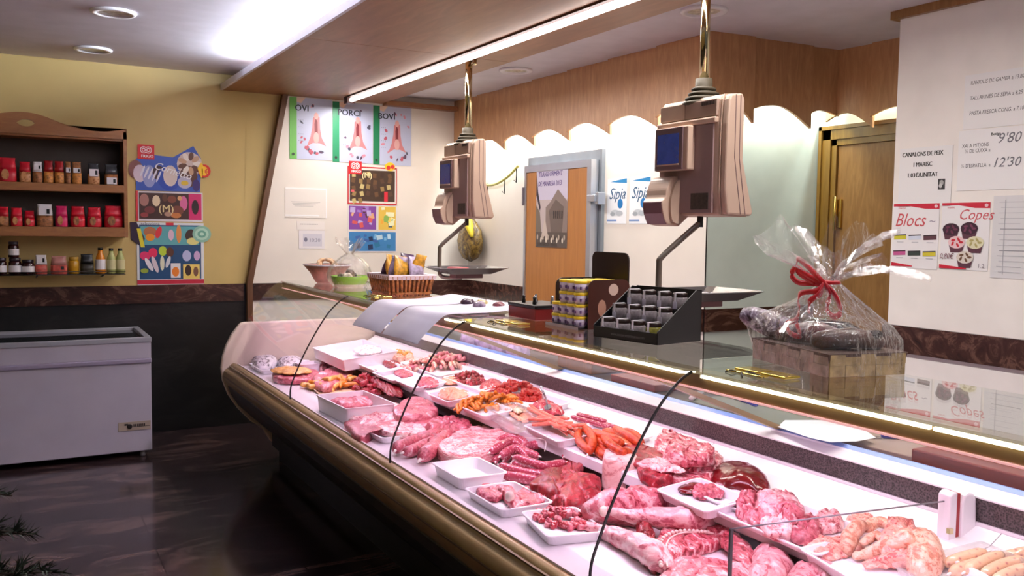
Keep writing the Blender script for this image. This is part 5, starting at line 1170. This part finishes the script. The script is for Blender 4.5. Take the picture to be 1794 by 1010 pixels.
o=MB().lathe([(.09,0),(.12,.008),(.125,.011),(.085,.004)],28).build('olive_dish',M('olive_dish',(120,110,40),.3),None); o.location=(2.01,3.90,GZ); o.scale=(1,1.5,1); tag(o,'flat olive-coloured dish on the glass top beyond the red box','dish')
# ------------------------------------------------ gift basket
gb=thing('gift_basket','pale woven gift basket wrapped in cellophane on the near glass top','gift basket',(2.045,1.86,GZ))
c0=Vector((1.953,1.690,0)); c1=Vector((2.034,2.058,0)); c2=Vector((2.205,1.70,0))
ey=(c1-c0).normalized(); ex=Vector((ey.y,-ey.x,0)); LY=(c1-c0).length; LX=.25
def G(u,v,z): return c0+ex*u+ey*v+Vector((0,0,z))-Vector((2.045,1.86,0))
WEA=M('woven_grey',(170,150,134),.6,vary=.2,vs=30); WEA2=M('woven_gold',(176,156,108),.6,vary=.2,vs=30)
bh=.064; m=MB()
m.loft([[G(.008,.008,0),G(LX-.008,.008,0),G(LX-.008,LY-.008,0),G(.008,LY-.008,0)],[G(-.006,-.006,bh),G(LX+.006,-.006,bh),G(LX+.006,LY+.006,bh),G(-.006,LY+.006,bh)]],0,False,True); m.build('basket_core',M('basket_dark',(90,70,60),.7),gb)
def weave(a,b,n,mat,nm,outn):
    mm=MB(); d=(b-a)
    for r_ in range(2):
        for k in range(n):
            p=a+d*(k+.5)/n; w=d.length/n*.485; h=bh/2*.49; z=bh/2*(r_+.5); o_=.004+.0015*((k+r_)%2)
            dd=d.normalized()*w; q=p+outn*o_; zz=Vector((0,0,1))
            mm.add([q-dd+zz*(z-h),q+dd+zz*(z-h),q+dd+zz*(z+h),q-dd+zz*(z+h)]+[x_-outn*.006 for x_ in (q-dd+zz*(z-h),q+dd+zz*(z-h),q+dd+zz*(z+h),q-dd+zz*(z+h))],[(0,1,2,3),(0,4,5,1),(1,5,6,2),(2,6,7,3),(3,7,4,0)],0)
    mm.build(nm,mat,gb,kind=None,recalc=False)
weave(G(0,LY,0),G(0,0,0),6,WEA,'woven_side',-ex); weave(G(0,0,0),G(LX,0,0),5,WEA2,'woven_side',-ey); weave(G(LX,0,0),G(LX,LY,0),6,WEA,'woven_side',ex); weave(G(LX,LY,0),G(0,LY,0),5,WEA,'woven_side',ey)
# contents
def content(nm,lb,cat,pts,r,mt):
    m=MB().tube(pts,r,14,0,True); o=m.build(nm,mt,None); o.location=(2.045,1.86,GZ); return tag(o,lb,cat)
content('cured_sausage','dark wrapped cured sausage leaning out at the far end of the gift basket','sausage',[G(.03,LY+.075,.125),G(.06,LY+.0,.105),G(.10,LY-.10,.075)],[.034,.042,.034],meat('dark_wrap',(50,30,40),(120,100,120),(206,196,214),14,.55))
content('cured_sausage','dark red cured piece lying in the middle of the gift basket','sausage',[G(.06,.30,.085),G(.09,.18,.10),G(.11,.09,.085)],[.03,.036,.03],M('dark_red_cure',(90,20,26),.3,vary=.3,vs=30))
content('cured_sausage','brown cured sausage at the near end of the gift basket','sausage',[G(.04,.10,.09),G(.12,.06,.10),G(.21,.07,.085)],[.026,.03,.024],M('brown_cure',(80,50,40),.3,vary=.3,vs=40))
content('wine_bottle','dark bottle lying across the back of the gift basket','bottle',[G(.18,.33,.10),G(.19,.18,.10),G(.19,.10,.10),G(.19,.04,.11)],[.032,.032,.014,.013],M('dark_bottle',(20,18,22),.1,vary=0))
# cellophane: from under the base up to a tied neck, then flared
NK=Vector((.03,.10,.0)); nk=G(.12,.17,0); 
def wrapring(z,k,neck,amp,seed,n=72,rad=.03):
    out=[]
    for i in range(n):
        a=2*PI*i/n; ca,sa=math.cos(a),math.sin(a)
        # rounded rectangle in u,v
        e=(abs(ca)**5+abs(sa)**5)**(-1/5); u=LX/2+(LX/2+.018)*ca*e; v=LY/2+(LY/2+.022)*sa*e
        if v>LY*.8: v+=.085*max(0,min(1,(z-.02)/.09))*max(0,1-max(0,z-.13)/.09)
        pb=G(u,v,z); pn=neck+Vector((rad*ca*1.0,rad*sa,0)); pn.z=z
        q=pb.lerp(pn,k); w=amp*(math.sin(a*17+seed+z*20)*.5+math.sin(a*29+seed*2)*.4+math.sin(a*7+seed)*.4)
        d=(q-Vector((nk.x,nk.y,q.z))); 
        if d.length>0: q+=d.normalized()*w
        out.append(q)
    return out
nkz=.255
m=MB(); R_=[wrapring(.002,0,nk,.002,1),wrapring(.05,0,nk,.004,1),wrapring(.10,.04,nk,.006,1.2),wrapring(.135,.20,nk,.008,1.5),wrapring(.17,.46,nk,.009,1.8),wrapring(.205,.72,nk,.008,2),wrapring(.235,.92,nk,.006,2.2),wrapring(nkz,1.0,nk,.004,2.3,rad=.022)]
m.loft(R_,0,True,False); m.build('cellophane_wrap',CELLO,gb,recalc=False)
# flared ruffle: several lobes
random.seed(12)
m=MB(); n=72
rings=[]
for t in range(9):
    s_=t/8; ring=[]
    for i in range(n):
        a=2*PI*i/n; rr_=.022+.02*s_+(.085+.055*math.sin(a*3+1)+.03*math.sin(a*5+2))*s_**1.3; rr_+=.018*s_*math.sin(a*13+s_*2)
        z=nkz+(.13+.05*math.sin(a*3+2.2)+.025*math.sin(a*7))*s_-.05*s_*s_*(1+math.sin(a*2))+.014*s_*math.sin(a*19)
        ring.append(nk+Vector((rr_*math.cos(a),rr_*math.sin(a)*1.0,z)))
    rings.append(ring)
m.loft(rings,0,True,False); m.build('cellophane_ruffle',CELLO,gb,recalc=False)
# long pointed corners of the sheet
for (dx,dy,dz) in ((.10,-.26,.02),(.06,.20,.16),(-.02,-.02,.19),(.12,-.14,.15)):
    m=MB(); a=nk+Vector((0,0,nkz)); b=nk+Vector((dx,dy,nkz+dz)); d=(b-a); s_=Vector((-d.y,d.x,0)).normalized() if abs(d.x)+abs(d.y)>.03 else Vector((0,1,0)); rings=[]
    for t in range(9):
        k=t/8; w=(.010+.026*math.sin(PI*k**.8))*(1-k*.5); c=a+d*k+Vector((0,0,.03*math.sin(PI*k)))
        rings.append([c+s_*w*q+Vector((0,0,.014*math.sin(q*7+t))) for q in (-1,-.6,-.2,.2,.6,1)])
    m.loft(rings,0,True,False,False); m.build('cellophane_corner',CELLO2,gb,recalc=False)
# ribbon
RIB=M('red_ribbon',(214,20,36),.3,vary=.05,coat=.3)
def ribbon(pts,w=.016,wd=(0,0,1)):
    c=catmull(pts,7); wv=Vector(wd).normalized(); rings=[]
    for i,p in enumerate(c):
        t=(c[min(i+1,len(c)-1)]-c[max(i-1,0)]).normalized(); s_=(wv-t*wv.dot(t)); 
        if s_.length<.2: s_=Vector((t.y,-t.x,.3))
        s_.normalize(); nn=t.cross(s_)*.0008; rings.append([p+s_*w/2+nn,p-s_*w/2+nn,p-s_*w/2-nn,p+s_*w/2-nn])
    return MB().loft(rings,0,True,True)
kn=nk+Vector((-.03,-.005,nkz-.008)); V=lambda x,y,z:kn+Vector((x,y,z))
rbn=[]
rb_=ribbon([V(0,0,0),V(-.01,.05,.02),V(-.01,.10,.045),V(-.012,.115,.02),V(-.01,.09,.0),V(-.005,.04,.0),V(0,0,0)]).build('ribbon_loop',RIB,gb)
ribbon([V(0,0,0),V(-.01,.03,.03),V(-.015,.085,.07),V(-.01,.10,.055),V(-.01,.09,.03),V(-.005,.03,.0)]).build('ribbon_loop',RIB,gb)
ribbon([V(0,0,0),V(-.01,-.05,-.03),V(-.015,-.075,-.075),V(-.015,-.05,-.09),V(-.01,-.02,-.07),V(-.01,-.03,-.03),V(0,0,0)]).build('ribbon_loop',RIB,gb)
ribbon([V(0,0,0),V(-.02,.01,-.02),V(-.03,.06,-.03),V(-.02,.08,-.06),V(-.035,.06,-.075),V(-.03,.075,-.11),V(-.04,.10,-.125),V(-.05,.08,-.15),V(-.05,.04,-.155),V(-.045,.06,-.12)]).build('ribbon_tail',RIB,gb)
ribbon([V(0,0,0),V(-.02,.0,-.03),V(-.035,.02,-.05),V(-.03,.03,-.08),V(-.04,.015,-.075)]).build('ribbon_tail',RIB,gb)
nb=MB().tube([nk+Vector((.024*math.cos(a),.024*math.sin(a),nkz-.004)) for a in [k*PI/10 for k in range(21)]],.006,8); nb.build('ribbon_knot',RIB,gb)
# ------------------------------------------------ baskets far along the glass top
wb=thing('wicker_basket','brown wicker basket of golden snack bags beside the price sheets','basket',(2.03,4.98,GZ))
WIC=M('wicker_brown',(168,104,56),.5,vary=.35,vs=50); WR=M('white_liner',(226,206,214),.6)
def rr2(hx,hy,z): return [(x,y,z) for x,y in ((-hx,-hy),(hx,-hy),(hx,hy),(-hx,hy))]
m=MB().loft([rr2(.115,.145,0),rr2(.14,.175,.115)],0,False); m.build('basket_core',M('wicker_dark',(110,60,34),.6),wb)
for nm,(a,b) in enumerate((((-.128,-.16),(.128,-.16)),((-.128,.16),(-.128,-.16)),((.128,-.16),(.128,.16)),((.128,.16),(-.128,.16)))):
    mm=MB(); n=10; A=Vector((a[0],a[1],0)); B=Vector((b[0],b[1],0)); d=(B-A); on=Vector((d.y,-d.x,0)).normalized()
    for k in range(n):
        p=A+d*(k+.5)/n; mm.tube([p*.92+on*.004,p*1.09+on*.004+Vector((0,0,.115))],.009,6)
    for z in (.012,.10): mm.tube([A*(.93+z)+on*.008+Vector((0,0,z)),B*(.93+z)+on*.008+Vector((0,0,z))],.008,6)
    mm.build('wicker_side',WIC,wb)
m=MB().loft([rr2(.146,.181,.092),rr2(.150,.186,.115),rr2(.146,.181,.122),rr2(.13,.165,.118)],0,False,False); m.build('cloth_rim',WR,wb)
random.seed(6)
SB=[M('golden_snack',(206,150,50),.35,vary=.35,vs=40),M('purple_snack',(76,54,84),.3,vary=.4,vs=40),M('lilac_snack',(176,160,190),.35,vary=.3,vs=40)]
for k,(x,y,z,c,rx_,rz_) in enumerate(((-.05,.11,.115,1,.3,.2),(-.04,.04,.12,0,-.2,.5),(-.05,-.04,.115,2,.2,-.3),(-.04,-.11,.12,0,-.3,.2),(.05,.1,.12,0,.2,.9),(.05,.02,.13,1,-.3,.1),(.05,-.07,.13,0,.35,.4),(.05,-.13,.12,2,-.4,.2),(0,.14,.11,0,.5,.3))):
    m=MB(); w=.052; h=.145; rings=[]
    for t,(kx,ky) in enumerate(((.9,.1),(1,.6),(1,1),(.95,.9),(.85,.4),(.9,.06))): rings.append([(w*kx*math.cos(a),.022*ky*math.sin(a)*1.2,h*t/5) for a in [q*PI/6 for q in range(12)]])
    m.loft(rings,0); o=m.build('snack_bag',SB[c],None); o.location=(2.03+x,4.98+y,GZ+z-.03); o.rotation_euler=(rx_,.15,rz_)
    tag(o,['golden snack bag standing in the wicker basket','dark purple snack packet standing in the wicker basket','lilac snack packet standing in the wicker basket'][c],'snack bag','snack packets in the wicker basket')
# green basket and pink bowl wrapped in cellophane
g2=thing('gift_basket','small bright green basket wrapped in clear cellophane, left of the wicker basket','gift basket',(1.93,5.62,GZ))
m=MB().lathe([(.075,0),(.10,.012),(.125,.075),(.12,.076),(.09,.02)],28); m.build('green_bowl',M('lime_green',(140,190,50),.35,vary=.1),g2)
MB().lathe([(.076,.0),(.101,.01),(.104,.022)],28,cap=False).build('pale_base',M('pale_base',(206,206,170),.5),g2)
m=MB(); random.seed(9)
rings=[]
for t,(r,z) in enumerate(((.10,0),(.13,.04),(.14,.09),(.12,.14),(.07,.19),(.02,.22),(.05,.26),(.09,.31))): rings.append([((r+.008*math.sin(a*11+t)+.004*math.sin(a*23))*math.cos(a),(r+.008*math.sin(a*11+t))*math.sin(a)*1.25,z+(.02*math.sin(a*5) if t>5 else 0)) for a in [q*2*PI/60 for q in range(60)]])
m.loft(rings,0,True,False); m.build('cellophane_wrap',CELLO,g2,recalc=False)
for k,(x,y,z,s,c) in enumerate(((-.04,.05,.06,.035,(90,80,60)),(.03,.03,.07,.035,(60,44,40)),(-.03,-.04,.07,.035,(206,190,170)),(.04,-.05,.06,.03,(150,130,110)),(0,.0,.10,.03,(120,100,90)))):
    o=pillow_mb([(s*math.cos(a),s*math.sin(a)) for a in [q*PI/4 for q in range(8)]],s*1.6,'dome',24,.005,40,k).build('wrapped_treat',M('treat_%d'%k,c,.4,vary=.4,vs=60),None); o.location=(1.93+x,5.62+y,GZ+z-.03); tag(o,['olive brown','very dark brown','cream','light brown','greyish brown topmost'][k]+' wrapped treat inside the green basket','treat')
g3=thing('gift_bowl','flared pink-brown bowl wrapped in film, farthest item on the glass top','bowl',(1.93,6.10,GZ))
m=MB().lathe([(.07,0),(.085,.01),(.12,.075),(.165,.125),(.16,.127),(.11,.08),(.07,.015)],28); m.build('bowl_body',M('pinkish_brown_bowl',(176,120,104),.35,vary=.15,vs=20),g3)
MB().lathe([(.160,.121),(.172,.126),(.160,.133)],28,cap=False).build('white_rim',M('pale_film_rim',(226,214,222),.3),g3)
for k,(a,r) in enumerate(((.3,.06),(1.2,.055),(2.2,.06))):
    m=MB().tube([(r*math.cos(t)*.9-.02+.02*k,r*math.sin(t)*.9+.03*(k-1),.13+.035*math.sin(t)) for t in [q*PI/8 for q in range(9)]],.011,8,0,True); m.build('bread_ring',M('pale_tan_bread',(196,160,124),.6,vary=.3,vs=30),g3)
# ------------------------------------------------ price sheets over the glass
sheetp=[(p.x,p.z) for p in catmull([(1.552,0,1.180),(1.571,0,1.207),(1.60,0,1.238),(1.638,0,1.273),(1.69,0,1.3065),(1.80,0,1.309),(1.95,0,1.311),(2.12,0,1.330)],6)]
for k,(ya,yb,lb,dx) in enumerate(((4.05,4.46,'far lilac-white sheet curving over the front glass',0),(3.60,4.03,'near lilac-white sheet curving over the front glass by the lit rail',.0))):
    m=MB(); pr=[(x-.006*max(0,1-i/24),z+.007) for i,(x,z) in enumerate(sheetp[(0 if k==0 else 0):])]
    m.loft([[(x,yb-(.0),z) for x,z in pr],[(x,(ya+yb)/2,z+.002) for x,z in pr],[(x,ya,z) for x,z in pr]],0,True,False,False)
    o=m.build('price_sheet',M('lilac_paper',(214,208,226),.5,vary=.02),None,loc=(1.8,(ya+yb)/2,GZ),solid=.001); tag(o,lb,'sheet')
    mm=MB()
    a,b_=pr[5],pr[6]
    mm.box(a[0]-.006,a[0]-.0048,ya+.02,yb-.02,a[1],a[1]+.006)
# ------------------------------------------------ behind the counter: service worktop
wt=thing('service_worktop','dark service worktop behind the meat counter','worktop',(2.8,3.1,.90))
MB().box(-.249,.20,-3.3,3.3,0,.032).build('worktop_slab',marble('worktop_stone',(46,36,32),(70,56,50),(110,96,88),5,.3),wt,bevel=.003)
MB().box(-.245,.18,-3.3,3.3,-.88,0).build('worktop_cabinet',M('worktop_body',(110,96,90),.5),wt)
for y in (-1.6,-.2,1.2,2.4): MB().box(.178,.184,y-.6,y+.6,-.80,-.03).build('cabinet_door',WP,wt)
WZ=.933
o=MB().box(-.16,.16,-.32,.32,0,.02).build('cutting_board',M('grey_green_board',(126,130,112),.45,vary=.05),None,bevel=.004); o.location=(2.76,2.72,WZ); tag(o,'grey-green cutting board with two knives behind the lamp rail','cutting board')
o=MB().box(-.17,.17,-.36,.36,0,.05).build('butcher_block',wood('red_brown_block',(110,40,26),(150,66,44),(3,.5,3),.4),None,bevel=.005); o.location=(2.79,1.55,WZ); tag(o,'thick red-brown butcher block at the right end of the worktop','butcher block')
o=MB().box(-.15,.15,-.22,.22,0,.02).build('cutting_board',M('beige_board',(170,146,130),.45,vary=.05),None,bevel=.004); o.location=(2.77,2.12,WZ); o.rotation_euler=(0,0,.05); tag(o,'beige cutting board between the white paper and the butcher block','cutting board')
def knife(loc,rz,lb,hc):
    t=thing('butcher_knife',lb,'knife',loc,rz)
    m=MB(); m.prism([(0,-.016),(.17,-.012),(.215,.016),(0,.016)],lambda u,v,d:Vector((v,u,d)),0,.002); m.build('blade',STEEL,t)
    MB().tube([(0,-.01,.008),(.002,-.06,.010),(0,-.12,.008)],[.011,.012,.013],10,0,True).build('handle',hc,t)
BLU=M('blue_handle',(40,46,160),.4); WHH=M('white_handle',(226,206,206),.4)
knife((2.80,2.90,WZ+.022),-.25,'knife with blue handle lying on the grey-green board',BLU)
knife((2.70,3.08,WZ+.022),-.9,'knife with white handle behind the blue-handled knife',WHH)
knife((2.76,2.14,WZ+.022),.9,'knife with dark blue handle pointing under the white paper',M('navy_handle',(60,56,150),.4))
m=MB(); pts=[P(x,y,z=.985) for x,y in ((1362,748),(1375,742),(1440,735),(1466,734),(1480,745),(1510,755),(1535,763),(1500,770),(1455,780),(1420,770))]
c=sum(pts,Vector())/len(pts); m.add([(p.x-c.x,p.y-c.y,.0+.012*math.sin(i*1.7)) for i,p in enumerate(pts)]+[(0,0,.012)],[(i,(i+1)%len(pts),len(pts)) for i in range(len(pts))],0,False)
o=m.build('white_paper',PAPER,None,solid=.001); o.location=(c.x,c.y,.984); tag(o,'sheet of white butcher paper on the rear ledge of the counter','paper')
# rolled pink cloths at far ledge
for k in range(4):
    o=pillow_mb([(.055*math.cos(a)*(1+.1*k%2),.075*math.sin(a)) for a in [q*PI/4 for q in range(8)]],.105,'dome',40,.012,22,k+50).build('plastic_bag',M('lilac_bag',(206,176,210),.3,vary=.2,vs=20),None); o.location=(2.60+.01*k,5.20-.20*k,WZ); tag(o,['farthest','second','third','nearest'][k]+' of the crumpled lilac bags behind the rear ledge','bag')
def wbox(nm,lb,cat,c,d,mt,rz=0):
    o=MB().box(-d[0]/2,d[0]/2,-d[1]/2,d[1]/2,0,d[2]).build(nm,mt,None,bevel=.004); o.location=c; o.rotation_euler=(0,0,rz); return tag(o,lb,cat)
wbox('wooden_crate','dark brown wooden crate on the worktop behind the marinated meat','crate',(2.80,4.05,WZ),(.26,.34,.10),WDO)
wbox('red_board','reddish brown board leaning flat near the glass strut','board',(2.79,3.5,WZ),(.28,.36,.035),wood('red_brown_block',(1,1,1),(1,1,1)))
# ham bag hanging on the wall hook beyond the far scale
hb=thing('hanging_produce_bag','olive-brown net bag hanging on the far right corner wall','bag',(XR-.10,7.46,1.62))
m=MB(); rings=[]
for k,(r,z) in enumerate(((.01,-.30),(.12,-.26),(.18,-.17),(.20,-.05),(.17,.08),(.10,.18),(.03,.25),(.012,.30))):
    rings.append([(r*.45*math.cos(a)+.004*math.sin(a*9),r*math.sin(a)+.008*math.sin(a*13+k),z*.74) for a in [q*2*PI/40 for q in range(40)]])
m.loft(rings,0); m.v=[q+nz(q,10,.012,3) for q in m.v]; m.build('net_body',meat('net_olive',(80,58,26),(136,108,48),(196,176,96),9,.6,bs=.6),hb)
m=MB().tube([(-.06,-.09,.17),(-.08,-.14,.10),(-.07,-.17,.02)],[.03,.04,.02],10,0,True); m.build('yellow_fruit',M('fruit_yellow',(226,206,60),.4),hb)
MB().tube([(0,0,.25),(.08,0,.32)],.004,6).build('cord',STRG,hb)
